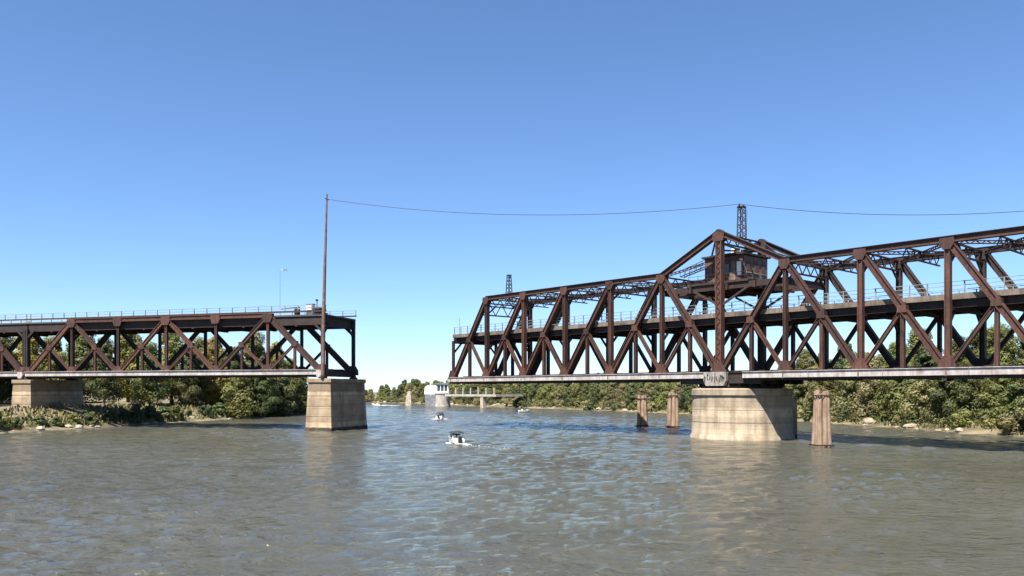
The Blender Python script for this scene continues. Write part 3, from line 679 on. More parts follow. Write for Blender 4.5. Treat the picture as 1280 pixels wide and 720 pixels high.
# ------------------------------------------------------------------ fixed truss bridge on the left
FX_ROT = R(-16); FC = V(-32.25, 143.6, 0)
ex = V(math.cos(FX_ROT), math.sin(FX_ROT), 0); ey = V(-math.sin(FX_ROT), math.cos(FX_ROT), 0)
FB = 8.5
def fixed_span(origin):
    root = empty('fixed_truss_bridge', (origin.x, origin.y, FB + 0.22), FX_ROT)
    def part(mb, name, mat, smooth=False): return mb.build(name, mat, root, base=FB, smooth=smooth)
    P = 10.25; LZ, UZ = 9.5, 19.25
    N = [-P * k for k in range(7)]
    for ys in (-1, 1):
        y = ys * HW; mt = 'rust' if ys < 0 else 'dark'  # far truss in dark steel, shade painted into its colour
        for a, b_ in zip(N[:-1], N[1:]):
            mb = MB(); mb.hbar(V(a, y, LZ), V(b_, y, LZ), 0.7, 0.6); part(mb, 'bottom_chord', mt)
        for a, b_ in zip(N[1:-2], N[2:-1]):
            p, q = V(a, y, UZ), V(b_, y, UZ); mb = MB(); mb.hbar(p, q, 0.75, 0.7); o = part(mb, 'top_chord', 'rust')
        for k in range(1, 6):
            mb = MB(); mb.hbar(V(N[k], y, LZ + 0.3), V(N[k], y, UZ - 0.3), 0.45, 0.46); part(mb, 'truss_vertical', mt)
        for k in range(6):
            lo, hi = (k, k + 1) if k % 2 == 0 else (k + 1, k)
            p, q = V(N[lo], y, LZ), V(N[hi], y, UZ); mid = p.lerp(q, 0.5)
            mb = MB(); mb.hbar(p, q, 0.95 if k in (0, 5) else 0.66, 0.56); part(mb, 'end_post' if k in (0, 5) else 'truss_diagonal', mt)
            mb = MB(); mb.hbar(V(mid.x, y, LZ + 0.3), mid, 0.4, 0.36, fl=0.08); part(mb, 'sub_post', mt)
            mb = MB(); mb.hbar(V(N[hi], y, LZ + 0.2), mid, 0.42, 0.33, fl=0.08); part(mb, 'sub_strut', mt)
            mb = MB(); mb.prism([(mid.x - 0.55, mid.z - 0.45), (mid.x + 0.55, mid.z - 0.45), (mid.x + 0.5, mid.z + 0.45), (mid.x - 0.5, mid.z + 0.45)], y - 0.3, y + 0.3); part(mb, 'gusset_plate', mt)
        for k in range(7):
            x = N[k]; mb = MB(); mb.prism([(x - 1.0, LZ - 0.3), (x + 1.0, LZ - 0.3), (x + 0.95, LZ + 0.6), (x + 0.4, LZ + 1.4), (x - 0.4, LZ + 1.4), (x - 0.95, LZ + 0.6)], y - 0.34, y + 0.34); part(mb, 'gusset_plate', mt)
            if 0 < k < 6:
                mb = MB(); mb.prism([(x - 0.6, UZ - 1.2), (x + 0.6, UZ - 1.2), (x + 0.95, UZ - 0.4), (x + 0.9, UZ + 0.3), (x - 0.9, UZ + 0.3), (x - 0.95, UZ - 0.4)], y - 0.38, y + 0.38); part(mb, 'gusset_plate', mt)
        for x in (N[0] + 0.15, N[6] - 0.15):
            mb = MB(); mb.hbar(V(x, y, FB + 0.55), V(x, y, 17.9), 0.55, 0.5); part(mb, 'end_column', 'dark')
            s = 1 if x > -20 else -1
            mb = MB(); mb.bar(V(x - s * 0.2, y, 16.4), V(x - s * 1.7, y, 17.7), 0.3, 0.24); part(mb, 'knee_brace', 'dark')
            mb = MB(); mb.bar(V(x, y - ys * 0.25, 16.0), V(x, y - ys * 1.9, 17.6), 0.3, 0.24, (1, 0, 0)); part(mb, 'knee_brace', 'dark')
            mb = MB(); mb.box(x - 0.55, x + 0.55, y - 0.5, y + 0.5, FB + 0.02, FB + 0.3); mb.prism([(x - 0.4, FB + 0.29), (x + 0.4, FB + 0.29), (x + 0.22, FB + 0.7), (x - 0.22, FB + 0.7)], y - 0.42, y + 0.42); part(mb, 'bearing', 'dark')
    # decks
    xa, xb = N[6] - 0.5, N[0] + 0.7
    mb = MB(); mb.box(xa, xb, -5.2, 5.2, 18.95, 19.2); deck = part(mb, 'upper_deck', 'asphalt')
    for ys in (-1, 1):
        mb = MB(); mb.box(xa + 0.02, xb + 0.05, ys * 4.8 - 0.2, ys * 4.8 + 0.2, 17.5, 18.93); sub(mb, 'deck_girder', 'dark', deck)
        mb = MB(); mb.box(xa + 0.02, xb + 0.05, ys * 5.32 - 0.1, ys * 5.32 + 0.1, 19.66, 19.9); sub(mb, 'deck_kerb', 'rust' if ys < 0 else 'dark', deck)  # far kerb darkened like the far truss, shade in the colour
        mb = MB()
        for zz in (20.3, 20.75): mb.bar(V(xa, ys * 5.32, zz), V(xb, ys * 5.32, zz), 0.08, 0.07)
        rl = part(mb, 'railing', 'rail'); proto = None; x = xb - 0.1
        while x > xa:
            if proto is None:
                mb = MB(); mb.bar(V(x, ys * 5.32, 19.88), V(x, ys * 5.32, 20.8), 0.13, 0.13); proto = sub(mb, 'railing_post', 'rail', rl); x0 = x; bl = proto.location.copy()
            else:
                c_ = proto.copy(); col.objects.link(c_); c_.parent = rl; c_.location = bl + V(x - x0, 0, 0)
            x -= 2.56
    for k in range(13):
        x = -P * k / 2; x = min(-0.1, max(N[6] + 0.1, x))
        mb = MB(); mb.box(x - 0.2, x + 0.2, -HW + 0.36, HW - 0.36, 17.3, 18.9); part(mb, 'floor_beam', 'dark')
        mb = MB(); mb.box(x - 0.2, x + 0.2, -HW + 0.32, HW - 0.32, 8.85, 9.75); part(mb, 'floor_beam', 'dark')
    for y in (-3.2, -1.6, 1.6, 3.2):
        mb = MB(); mb.box(N[6], N[0], y - 0.14, y + 0.14, 9.0, 9.8); part(mb, 'stringer', 'dark')
        mb = MB(); mb.box(N[6], N[0], y - 0.12, y + 0.12, 18.0, 18.92); part(mb, 'stringer', 'dark')
    mb = MB(); x = N[6] + 0.2
    while x < -0.4: mb.box(x, x + 0.26, -4.6, 4.6, 9.82, 10.04); x += 0.5
    part(mb, 'track_ties', 'dark')
    for y in (-3.1, -1.66, 1.66, 3.1):
        mb = MB(); mb.box(N[6], N[0], y - 0.04, y + 0.04, 10.045, 10.2); part(mb, 'rail', 'dark')
    for k in range(6):
        mb = MB(); x0, x1 = N[k + 1] + 0.02, N[k] - 0.02
        if k == 0: x1 = -0.75
        mb.box(x0, x1, -HW - 0.62, -HW - 0.36, 9.15, 9.92); mb.box(x0, x1, -HW - 0.8, -HW - 0.34, 9.925, 10.0); part(mb, 'fascia_girder', 'pale')
    mb = MB(); mb.box(N[6], N[0] - 0.8, -HW - 0.28, -HW + 0.28, 8.86, 9.12); part(mb, 'lower_flange', 'dark')
    mb = MB(); mb.prism([(-0.7, 9.95), (0.35, 9.95), (0.5, 9.4), (0.1, 8.75), (-0.6, 8.75), (-0.72, 9.3)], -HW - 0.8, -HW - 0.36); part(mb, 'end_shoe', 'pale')
    return root
f1 = fixed_span(FC); tag(f1, 'brown double deck fixed truss bridge reaching from the left bank to the square pier', 'bridge')
span2 = FC - ex * 62.4
f2 = copy_tree(f1); f2.location = (span2.x, span2.y, FB + 0.22)
f2['label'] = 'further brown double deck truss span over the left bank at the picture edge'
# cabinet on the upper deck
def fx(lx, ly, z): return V(FC.x, FC.y, 0) + ex * lx + ey * ly + V(0, 0, z)
cb = empty('signal_cabinet', fx(-2.6, -4.6, 19.42), FX_ROT); tag(cb, 'small white equipment cabinet on the upper deck beside the tall pole', 'cabinet')
mb = MB(); mb.box(-0.6, 0.6, -0.45, 0.45, 0, 1.75); mb.build('housing', 'white', cb)
mb = MB(); mb.box(-0.7, 0.7, -0.55, 0.55, 1.755, 1.85); mb.build('roof', 'rail', cb)
mb = MB(); mb.box(-0.5, 0.5, -0.5, -0.455, 0.15, 1.6); mb.build('door', 'white', cb)
gh = empty('equipment_box', fx(-1.2, -4.5, 19.42), FX_ROT); tag(gh, 'dark boxy equipment with a short post on the deck right of the white cabinet', 'equipment box')
mb = MB(); mb.box(-0.45, 0.45, -0.4, 0.4, 0, 1.3); mb.build('housing', 'dark', gh)
mb = MB(); mb.tube([V(-0.25, 0, 1.3), V(-0.25, 0, 2.5)], 0.07, 8); mb.build('post', 'dark', gh)
mb = MB(); mb.tube([V(-0.25, -0.2, 2.45), V(-0.25, 0.12, 2.45)], 0.18, 12); mb.build('lamp', 'dark', gh)
g2 = empty('deck_barrier', fx(-5.2, -4.5, 19.42), FX_ROT); tag(g2, 'low dark barrier on the upper deck left of the white cabinet', 'barrier')
mb = MB(); mb.box(-0.35, 0.35, -0.35, 0.35, 0, 1.1); mb.build('housing', 'dark', g2)
mb = MB(); mb.bar(V(-3.0, 0, 1.15), V(0.5, 0, 1.35), 0.18, 0.12); mb.build('arm', 'dark', g2)

# square pier
def square_pier(c_):
    root = empty('bridge_pier', (c_.x, c_.y, 0), FX_ROT)
    def ring(hx, hy, z): return [(-hx, -hy, z), (hx, -hy, z), (hx, hy, z), (-hx, hy, z)]
    prof = [(2.65, 6.7, -2.0), (2.42, 6.45, 0.75), (2.38, 6.41, 0.8)]
    for zj in (2.35, 4.05, 5.75):
        f = (zj - 0.8) / 7.22; hx_, hy_ = 2.38 - 0.30 * f, 6.41 - 0.31 * f
        prof += [(hx_, hy_, zj - 0.06), (hx_ - 0.06, hy_ - 0.06, zj - 0.035), (hx_ - 0.06, hy_ - 0.06, zj + 0.035), (hx_, hy_, zj + 0.06)]
    prof += [(2.08, 6.10, 8.02)]
    mb = MB(); vs_ = []; fs = []
    for hx, hy, z in prof: vs_ += ring(hx, hy, z)
    for i in range(len(prof) - 1):
        for k in range(4): fs.append((i * 4 + k, i * 4 + (k + 1) % 4, i * 4 + 4 + (k + 1) % 4, i * 4 + 4 + k))
    fs += [(3, 2, 1, 0), tuple(range(4 * len(prof) - 4, 4 * len(prof)))]
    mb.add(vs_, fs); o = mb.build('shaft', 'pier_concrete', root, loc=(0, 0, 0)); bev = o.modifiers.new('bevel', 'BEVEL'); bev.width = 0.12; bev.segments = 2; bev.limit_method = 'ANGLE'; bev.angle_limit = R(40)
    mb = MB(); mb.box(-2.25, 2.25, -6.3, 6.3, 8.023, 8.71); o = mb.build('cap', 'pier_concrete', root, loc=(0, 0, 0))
    bev = o.modifiers.new('bevel', 'BEVEL'); bev.width = 0.08; bev.segments = 2
    return root
p1 = square_pier(FC + ex * -0.1); tag(p1, 'square tapered concrete pier standing in the water under the left truss', 'bridge pier')
p2 = copy_tree(p1); c2 = FC - ex * 62.1; p2.location = (c2.x, c2.y, 0); p2['label'] = 'square concrete pier on the left bank between two truss spans'

# tall pole at the end of the fixed span
pol = empty('wire_pole', fx(0.6, -6.15, 8.71), FX_ROT)
tag(pol, 'very tall slim red brown pole beside the end of the left truss', 'pole')
mb = MB(); mb.tube([V(0, 0, 0), V(0.12, 0, 10), V(0.4, 0, 20), V(0.75, 0, 30.4)], [0.34, 0.30, 0.23, 0.12], 12); mb.build('shaft', 'polewood', pol, smooth=True)
mb = MB(); mb.lathe([(0.42, 0.01), (0.42, 0.5), (0.35, 0.55)], 14); mb.build('base_collar', 'dark', pol)
for z in (2.2, 8.6, 10.7):
    mb = MB(); mb.box(-0.42, 0.46, -0.06, 0.85, z, z + 0.16); mb.build('clamp', 'dark', pol)
mb = MB(); mb.bar(V(0.74, -0.7, 29.6), V(0.74, 0.7, 29.6), 0.1, 0.1, (1, 0, 0)); mb.build('crossarm', 'polewood', pol)
pole_top = fx(0.6, -6.15, 8.71) + ex * 0.74 + V(0, 0, 29.6)

# overhead wires
def sw(lx, ly, z):
    return SW_C + V(math.cos(SW_ROT), math.sin(SW_ROT), 0) * lx + V(-math.sin(SW_ROT), math.cos(SW_ROT), 0) * ly + V(0, 0, z)
def wire(name, a, b_, sag, r, label, n_=40):
    pts = []
    for k in range(n_ + 1):
        f = k / n_; p = a.lerp(b_, f); p.z -= sag * 4 * f * (1 - f); pts.append(p)
    mb = MB(); mb.tube(pts, r, 6); o = mb.build(name, 'wire', None, smooth=True, loc=a)
    tag(o, label, 'wire', 'overhead wires'); return o
mt_ = sw(0, -0.5, 33.2)
wire('overhead_wire', pole_top, mt_, 2.05, 0.042, 'long sagging wire from the tall left pole to the bridge mast')
far_r = V(98, 96, 34)
wire('overhead_wire', sw(0, -0.5, 33.2), far_r, 3.8, 0.045, 'wire running right from the bridge mast out of the picture')

# ------------------------------------------------------------------ timber dolphins in the water
def dolphin(px, py, top_py, wid, label, lean=0.0):
    c_ = on_water(px, py - 1); d = c_.y
    ht = height(top_py, d); root = empty('timber_dolphin', (c_.x, c_.y, 0), rng.uniform(-0.3, 0.3))
    tag(root, label, 'dolphin', 'timber pile dolphins beside the swing bridge')
    n_ = 3
    for i in range(n_):
        for j in range(n_):
            fx_, fy_ = (i - 1) / 2 * 2, (j - 1) / 2 * 2
            b0 = V(fx_ * wid * 0.36, fy_ * wid * 0.36, -2.5); t0 = V(fx_ * wid * 0.25 + rng.uniform(-.13, .13), fy_ * wid * 0.25 + rng.uniform(-.08, .08), ht - rng.uniform(0, 0.9))
            mb = MB(); r = wid * rng.uniform(0.16, 0.2); mb.tube([b0, b0.lerp(t0, 0.4), t0], [r * 1.12, r, r * 0.88], 10); mb.build('pile', 'timber', root, smooth=True)
    for zz in (0.1, ht - 0.9):
        hw = wid * (0.56 - 0.13 * zz / ht)
        mb = MB()
        for s in (-1, 1):
            mb.box(-hw, hw, s * hw - 0.03, s * hw + 0.03, zz, zz + 0.16); mb.box(s * hw - 0.035, s * hw + 0.035, -hw, hw, zz + 0.001, zz + 0.159)
        mb.build('strap', 'dark' , root)
    return root
dolphin(803, 534, 493, 2.0, 'timber pile dolphin left of its twin, between the far bank and swing bridge')
dolphin(841, 535, 489, 2.1, 'timber pile dolphin close to the left side of the round pier')
dolphin(1027, 559, 486, 1.9, 'tall timber pile dolphin right of the round pier under the bridge arm')

# ------------------------------------------------------------------ far water intake and walkway
iz = on_water(553, 508.3)
it = empty('intake_tower', (iz.x, iz.y, 0)); tag(it, 'distant round concrete tower in the river with a white gatehouse on top', 'intake tower')
mb = MB(); mb.lathe([(3.5, -1.5), (3.5, 0.6), (3.25, 0.65), (3.15, 5.3), (3.4, 5.4), (3.4, 5.9)], 32); mb.build('drum', 'concrete_far', it, smooth=True)
mb = MB(); mb.box(-7.2, -3.0, -1.6, 3.0, -1.5, 5.3); mb.build('pump_block', 'rail', it)
mb = MB(); mb.prism([(-7.6, 5.32), (-2.4, 5.32), (-2.4, 8.4), (-3.2, 9.2), (-6.2, 9.2), (-7.4, 8.2)], -1.4, 2.0); mb.build('crane_housing', 'white', it)
mb = MB(); mb.box(-2.3, 2.6, -2.0, 2.0, 5.92, 6.6); mb.box(-2.3, 2.6, -2.0, 2.0, 9.2, 9.8)
for x in (-2.15, -0.6, 0.9, 2.45): mb.box(x - 0.14, x + 0.14, -1.95, 1.95, 6.6, 9.2)
gh_ = mb.build('gatehouse', 'white', it)
mb = MB(); mb.box(-2.05, 2.35, -1.7, 1.7, 6.62, 9.18); mb.build('window_band', 'glass', it)
mb = MB(); mb.box(-2.8, 3.1, -2.5, 2.5, 9.81, 10.1); mb.build('roof', 'rail', it)
mb = MB()
for k in range(10):
    a = 2 * math.pi * k / 10; mb.tube([V(3.25 * math.cos(a), 3.25 * math.sin(a), 5.9), V(3.25 * math.cos(a), 3.25 * math.sin(a), 7.0)], 0.05, 5)
mb.build('railing', 'white', it)
wk = empty('access_walkway', (iz.x + 2.3, iz.y - 2.6, 0), R(-50)); tag(wk, 'pale footbridge from the intake tower to the far bank with white posts', 'footbridge')
mb = MB(); mb.box(0.05, 35, -1.2, 1.2, 4.45, 5.35); mb.build('deck', 'concrete_far', wk)
for k in range(7):
    mb = MB(); x = 2.5 + k * 5.2; mb.box(x - 0.24, x + 0.24, -1.15, -0.8, 5.35, 8.0); mb.build('post', 'tan', wk)
mb = MB()
for zz in (5.9, 6.4): mb.bar(V(0.1, -1.0, zz), V(34.9, -1.0, zz), 0.07, 0.06)
mb.build('railing', 'rail', wk)
for x in (25.5,):
    mb = MB(); mb.box(x - 0.9, x + 0.9, -1.0, 1.0, -1.2, 4.45); mb.build('column', 'tan', wk)
mb = MB(); mb.box(32.8, 34.8, 1.2, 24.0, 4.47, 5.3); mb.build('landing_deck', 'concrete_far', wk)
bc = on_water(511, 507.2)
bb = empty('beacon_pillar', (bc.x, bc.y, 0)); tag(bb, 'small pale concrete pillar in the river left of the intake tower', 'pillar')
mb = MB(); mb.prism([(-1.5, -1.5), (1.5, -1.5), (1.1, 4.6), (-1.1, 4.6)], -1.3, 1.3); mb.build('shaft', 'tan', bb)
mb = MB(); mb.prism([(-0.75, 4.6), (0.95, 4.6), (0.9, 6.3), (0.5, 6.7), (-0.3, 6.6), (-0.6, 6.0)], -0.8, 0.8); mb.build('head', 'tan', bb)
# pale lamp mast far behind the left bridge
lp = at(350, 236, 0); gz = ground_z(L_POLY, lp.x, lp.y)
lm = empty('light_mast', (lp.x, lp.y, gz)); tag(lm, 'thin pale lamp mast rising far behind the left truss', 'lamp post')
tz = height(337, 236) - gz
mb = MB(); mb.tube([V(0, 0, 0), V(0, 0, tz)], [0.11, 0.06], 8); mb.build('shaft', 'rail', lm)
mb = MB(); mb.bar(V(0, 0, tz - 0.1), V(1.6, 0, tz + 0.1), 0.08, 0.08); mb.build('arm', 'white', lm)
mb = MB(); mb.box(0.9, 1.9, -0.2, 0.2, tz - 0.25, tz + 0.15); mb.build('lamp_head', 'rail', lm)

# ------------------------------------------------------------------ boats
def boat(c_, L, B, heading, label, top=True):
    root = empty('motor_boat', (c_.x, c_.y, -0.12), heading); tag(root, label, 'boat', 'motor boats on the river')
    # hull: stations from stern to bow, local +x forward
    st = [(-L / 2, 0.92, 0.62, 0.0), (-L / 4, 1.0, 0.66, 0.0), (0.0, 0.98, 0.72, 0.0), (L * 0.25, 0.78, 0.80, 0.05), (L * 0.42, 0.36, 0.88, 0.2), (L / 2, 0.03, 0.94, 0.45)]
    vs_ = []; fs = []
    for x, wf, zt, zk in st:
        hb = B / 2 * wf
        vs_ += [(x, -hb, zt), (x, -hb * 0.86, zk + 0.22), (x, 0, zk - 0.12), (x, hb * 0.86, zk + 0.22), (x, hb, zt)]
    for i in range(len(st) - 1):
        for k in range(4): fs.append((i * 5 + k, i * 5 + k + 1, i * 5 + 6 + k, i * 5 + 5 + k))
    fs += [(0, 4, 3, 2, 1), (25, 26, 27, 28, 29)]
    mb = MB(); mb.add(vs_, fs); mb.build('hull', 'white', root, smooth=True, loc=(0, 0, 0))
    mb = MB(); mb.prism([(L * 0.08, 0.70), (L * 0.30, 0.82), (L * 0.47, 0.90), (L * 0.30, 0.98), (L * 0.08, 0.92)], -B * 0.30, B * 0.30); mb.build('foredeck', 'white', root)
    mb = MB(); mb.box(-L * 0.47, L * 0.08, -B * 0.40, B * 0.40, 0.30, 0.36); mb.build('floor', 'tan', root)
    mb = MB(); mb.prism([(L * 0.05, 0.9), (L * 0.10, 0.9), (L * 0.02, 1.35), (-L * 0.02, 1.35)], -B * 0.38, B * 0.38); mb.build('windscreen', 'glass', root)
    for s in (-1, 1):
        mb = MB(); mb.box(-L * 0.14, -L * 0.02, s * B * 0.2 - 0.22, s * B * 0.2 + 0.22, 0.36, 0.75); mb.box(-L * 0.17, -L * 0.13, s * B * 0.2 - 0.22, s * B * 0.2 + 0.22, 0.5, 1.15); mb.build('seat', 'white', root)
    mb = MB(); mb.box(-L * 0.46, -L * 0.33, -B * 0.4, B * 0.4, 0.36, 0.8); mb.build('stern_bench', 'white', root)
    mb = MB(); mb.prism([(-L / 2 - 0.05, 0.25), (-L / 2 - 0.45, 0.2), (-L / 2 - 0.5, 0.95), (-L / 2 - 0.1, 1.05)], -0.2, 0.2); mb.build('outboard_motor', 'rubber', root)
    if top:
        n_ = 6; vs_ = []; fs = []
        for i in range(n_ + 1):
            f = -1 + 2 * i / n_
            for x, dz in ((-L * 0.36, -0.12), (-L * 0.15, 0), (L * 0.08, -0.06)):
                vs_.append((x, f * B * 0.46, 1.72 + dz - 0.16 * f * f))
        for i in range(n_):
            for k in range(2): fs.append((i * 3 + k, i * 3 + k + 1, i * 3 + 4 + k, i * 3 + 3 + k))
        mb = MB(); mb.add(vs_, fs); o = mb.build('canopy', 'canvas', root, smooth=True, loc=(0, 0, 0)); sm = o.modifiers.new('thickness', 'SOLIDIFY'); sm.thickness = 0.09
        for s in (-1, 1):
            for x in (-L * 0.33, L * 0.05):
                mb = MB(); mb.tube([V(x * 0.7, s * B * 0.44, 0.7), V(x, s * B * 0.44, 1.54)], 0.03, 6); mb.build('canopy_pole', 'rail', root)
    return root
b1 = on_water(569, 553.8); H1 = R(112)
boat(b1, 3.5, 1.6, H1, 'white motor boat with a dark canopy, nearest on the river with a wake')
b2 = on_water(551, 523.5); boat(b2, 3.6, 1.7, R(80), 'small white boat with dark canopy between the two bridges, farther upriver')
b3 = on_water(655, 515.5); boat(b3, 4.0, 1.8, R(20), 'tiny white boat far off near the tree lined bank', False)
b4 = on_water(470, 506.6); boat(b4, 5.0, 2.0, R(160), 'faint white boat far upriver right of the square pier', False)

def foam(c_, heading, segs, label):
    """broken white water: many small raised flecks along the wake"""
    mb = MB(); r2 = random.Random(int(c_.x * 10 + 500))
    fw = V(math.cos(heading), math.sin(heading), 0); sdv = V(-fw.y, fw.x, 0)
    for (d0, d1, s0, s1, n_, sz) in segs:
        n_ *= 3; sz *= 0.62
        for k in range(n_):
            f = r2.random(); d = d0 + (d1 - d0) * f; s = s0 + (s1 - s0) * f + r2.gauss(0, 0.18 + 0.05 * d)
            p = c_ - fw * d + sdv * s; a = r2.uniform(0, 6.28); r_ = sz * r2.uniform(0.3, 1.0) * (1 - 0.5 * f)
            pts = []
            for j in range(6):
                an = a + j * math.pi / 3; q = p + fw * (math.cos(an) * r_ * 1.6) + sdv * (math.sin(an) * r_ * 0.7); pts.append((q.x, q.y, 0.012))
            pts.append((p.x, p.y, 0.03 + r_ * 0.35))
            mb.add(pts, [(j, (j + 1) % 6, 6) for j in range(6)])
    o = mb.build('wake_foam', 'foam', None, loc=(c_.x, c_.y, 0)); tag(o, label, 'foam', kind='stuff'); return o
foam(b1, H1, [(-1.0, 2.2, -0.85, -1.05, 22, 0.16), (-1.0, 2.2, 0.85, 1.05, 22, 0.16), (2.0, 4.6, 0, 0, 60, 0.24), (5, 14, 0, -3.0, 16, 0.13)], 'white churned water behind the nearest boat')
foam(b2, R(80), [(2.2, 5, 0, 0, 30, 0.25), (0, 3, 1.1, 1.6, 20, 0.2), (0, 3, -1.1, -1.6, 20, 0.2)], 'white water behind the boat between the bridges')
foam(b4, R(160), [(2, 12, 0, 0, 60, 0.5), (0, 6, 1.5, 2.5, 30, 0.4)], 'white wake line of the far boat upriver')

# ------------------------------------------------------------------ trees
def make_crown(seed, H, Rr, lobes, leaves, size, low=0.25, conic=0.0):
    r = random.Random(seed); mb = MB()
    L = []
    for k in range(lobes):
        f = (k + 0.5) / lobes; z = H * (low + (0.95 - low) * f)
        env = math.sin(math.pi * min(1, 0.18 + 0.80 * f)) ** 0.6
        a = k * 2.4 + r.uniform(-0.5, 0.5); d = Rr * env * r.uniform(0.25, 0.72) * (1 - 0.45 * f)
        rad = Rr * r.uniform(0.30, 0.5) * (1.05 - 0.35 * f)
        L.append((V(d * math.cos(a), d * math.sin(a), z - rad * 0.3), rad, r.uniform(0.6, 0.95)))
    per = leaves // lobes; vs_ = []; fs = []
    for c_, rad, fl in L:
        for k in range(per):
            while True:
                q = V(r.uniform(-1, 1), r.uniform(-1, 1), r.uniform(-1, 1))
                if 0.1 < q.length < 1: break
            dirn = q.normalized(); rr = rad * (0.55 + 0.5 * r.random() ** 0.6) * (1 + 0.28 * mnoise.noise(dirn * 2.3 + c_))
            p = c_ + V(dirn.x * rr, dirn.y * rr, dirn.z * rr * fl)
            nrm = (dirn + V(r.uniform(-1, 1), r.uniform(-1, 1), r.uniform(-0.4, 1)) * 0.6).normalized()
            u = nrm.orthogonal().normalized(); u.rotate(Matrix.Rotation(r.uniform(0, 6.28), 3, nrm)); v_ = nrm.cross(u)
            s = size * r.uniform(0.55, 1.25); i = len(vs_)
            vs_ += [p - u * s, p - v_ * s * 0.55 + nrm * s * 0.12, p + u * s, p + v_ * s * 0.6 + nrm * s * 0.12]
            fs.append((i, i + 1, i + 2, i + 3))
    me = bpy.data.meshes.new('crown'); me.from_pydata([tuple(p) for p in vs_], [], fs)
    tops = [(c_, rad) for c_, rad, fl in L]
    return me, tops

def make_trunk(seed, H, r0, tops, low):
    r = random.Random(seed + 99); mb = MB()
    lean = V(r.uniform(-0.04, 0.04) * H, r.uniform(-0.04, 0.04) * H, 0)
    sp = [V(0, 0, -0.6), V(0, 0, 0.3)] + [lean * f + V(r.uniform(-.15, .15), r.uniform(-.15, .15), H * f) for f in (0.2, 0.42, 0.62, 0.8)]
    mb.tube(sp, [r0 * 1.5, r0 * 1.1, r0 * 0.9, r0 * 0.65, r0 * 0.4, r0 * 0.15], 9)
    for c_, rad in tops:
        f = max(0.14, min(0.6, c_.z / H - 0.22)); st = lean * f + V(0, 0, H * f)
        m_ = st.lerp(c_, 0.5) + V(r.uniform(-.3, .3), r.uniform(-.3, .3), 0.06 * H * r.uniform(-0.3, 0.5))
        mb.tube([st, m_, c_, c_ + V(0, 0, rad * 0.5)], [r0 * 0.42, r0 * 0.28, r0 * 0.15, r0 * 0.05], 6)
    me = bpy.data.meshes.new('trunk'); me.from_pydata(mb.v, [], mb.f); me.shade_smooth()
    return me

PROTO = {}
def proto(kind, seed, H, Rr, lobes, leaves, size, mat, r0, low):
    cm, tops = make_crown(seed, H, Rr, lobes, leaves, size, low); cm.materials.append(M[mat])
    tm = make_trunk(seed, H, r0, tops, low); tm.materials.append(M['bark'])
    PROTO.setdefault(kind, []).append((cm, tm, H))
for sd_ in range(4): proto('tall', 11 + sd_, 20, 6.2, 26, 20000, 0.25, ['leaf_olive', 'leaf_dark', 'leaf_gold', 'leaf_olive'][sd_], 0.38, 0.14)
for sd_ in range(6): proto('far', 31 + sd_, 12, 4.8, 18, 6500, 0.28, ['leaf_olive', 'leaf_pale', 'leaf_dark', 'leaf_olive', 'leaf_pale', 'leaf_dark'][sd_], 0.28, 0.12)
for sd_ in range(4): proto('bush', 51 + sd_, 3.0, 2.3, 8, 1300, 0.24, ['leaf_olive', 'leaf_pale', 'leaf_dark', 'leaf_pale'][sd_], 0.10, 0.12)

def plant(kind, i, p, H, rz, wide=1.0, name='riverside_tree'):
    cm, tm, h0 = PROTO[kind][i % len(PROTO[kind])]
    root = empty(name, p, rz); s = H / h0; root.scale = (s * wide, s * wide, s)
    for nm, me in (('trunk' if kind != 'bush' else 'stem', tm), ('crown' if kind != 'bush' else 'foliage', cm)):
        o = bpy.data.objects.new(nm, me); o.parent = root; col.objects.link(o)
    return root
HUE = {'leaf_gold': 'yellow green', 'leaf_olive': 'olive green', 'leaf_dark': 'dark green', 'leaf_pale': 'pale yellow green'}
def ordinal(n_):
    return {1: 'first', 2: 'second', 3: 'third'}.get(n_) or (str(n_) + ('th' if 10 < n_ % 100 < 14 else {1: 'st', 2: 'nd', 3: 'rd'}.get(n_ % 10, 'th')))
def px_of(p): return PPX + FPX * p.x / p.y

# left bank, from the photograph: column, distance, top row, prototype
LT = [(292, 206, 432, 1), (318, 216, 413, 0), (345, 228, 425, 2), (362, 238, 446, 3), (376, 248, 463, 1), (300, 200, 462, 3), (330, 212, 456, 1), (352, 222, 466, 2), (372, 240, 474, 3),
      (268, 205, 418, 2), (240, 198, 428, 1), (214, 200, 408, 0), (186, 190, 425, 3), (160, 196, 402, 2), (130, 182, 420, 1), (100, 190, 398, 0), (66, 180, 418, 3), (35, 186, 400, 2), (2, 176, 412, 1), (-30, 182, 404, 0), (250, 230, 420, 0), (400, 320, 478, 2), (424, 380, 480, 1)]
trees = []
for px, d, ty, i in LT:
    p = at(px, d); z = max(0.2, ground_z(L_POLY, p.x, p.y)) if px < 395 else 1.5
    H = height(ty, d) - z
    trees.append((px, plant('tall' if H > 12 else 'far', i, (p.x, p.y, z), H, rng.uniform(0, 6), 1.0 if H > 14 else 1.15), i, 'tall' if H > 12 else 'far'))
trees.sort(key=lambda q: q[0])
for k, (px, o, i, kd) in enumerate(trees):
    me = PROTO[kd][i % len(PROTO[kd])][0]
    tag(o, '%s leafy tree on the left bank, %s from the left' % (HUE[me.materials[0].name], ordinal(k + 1)), 'tree', 'trees on the left bank')

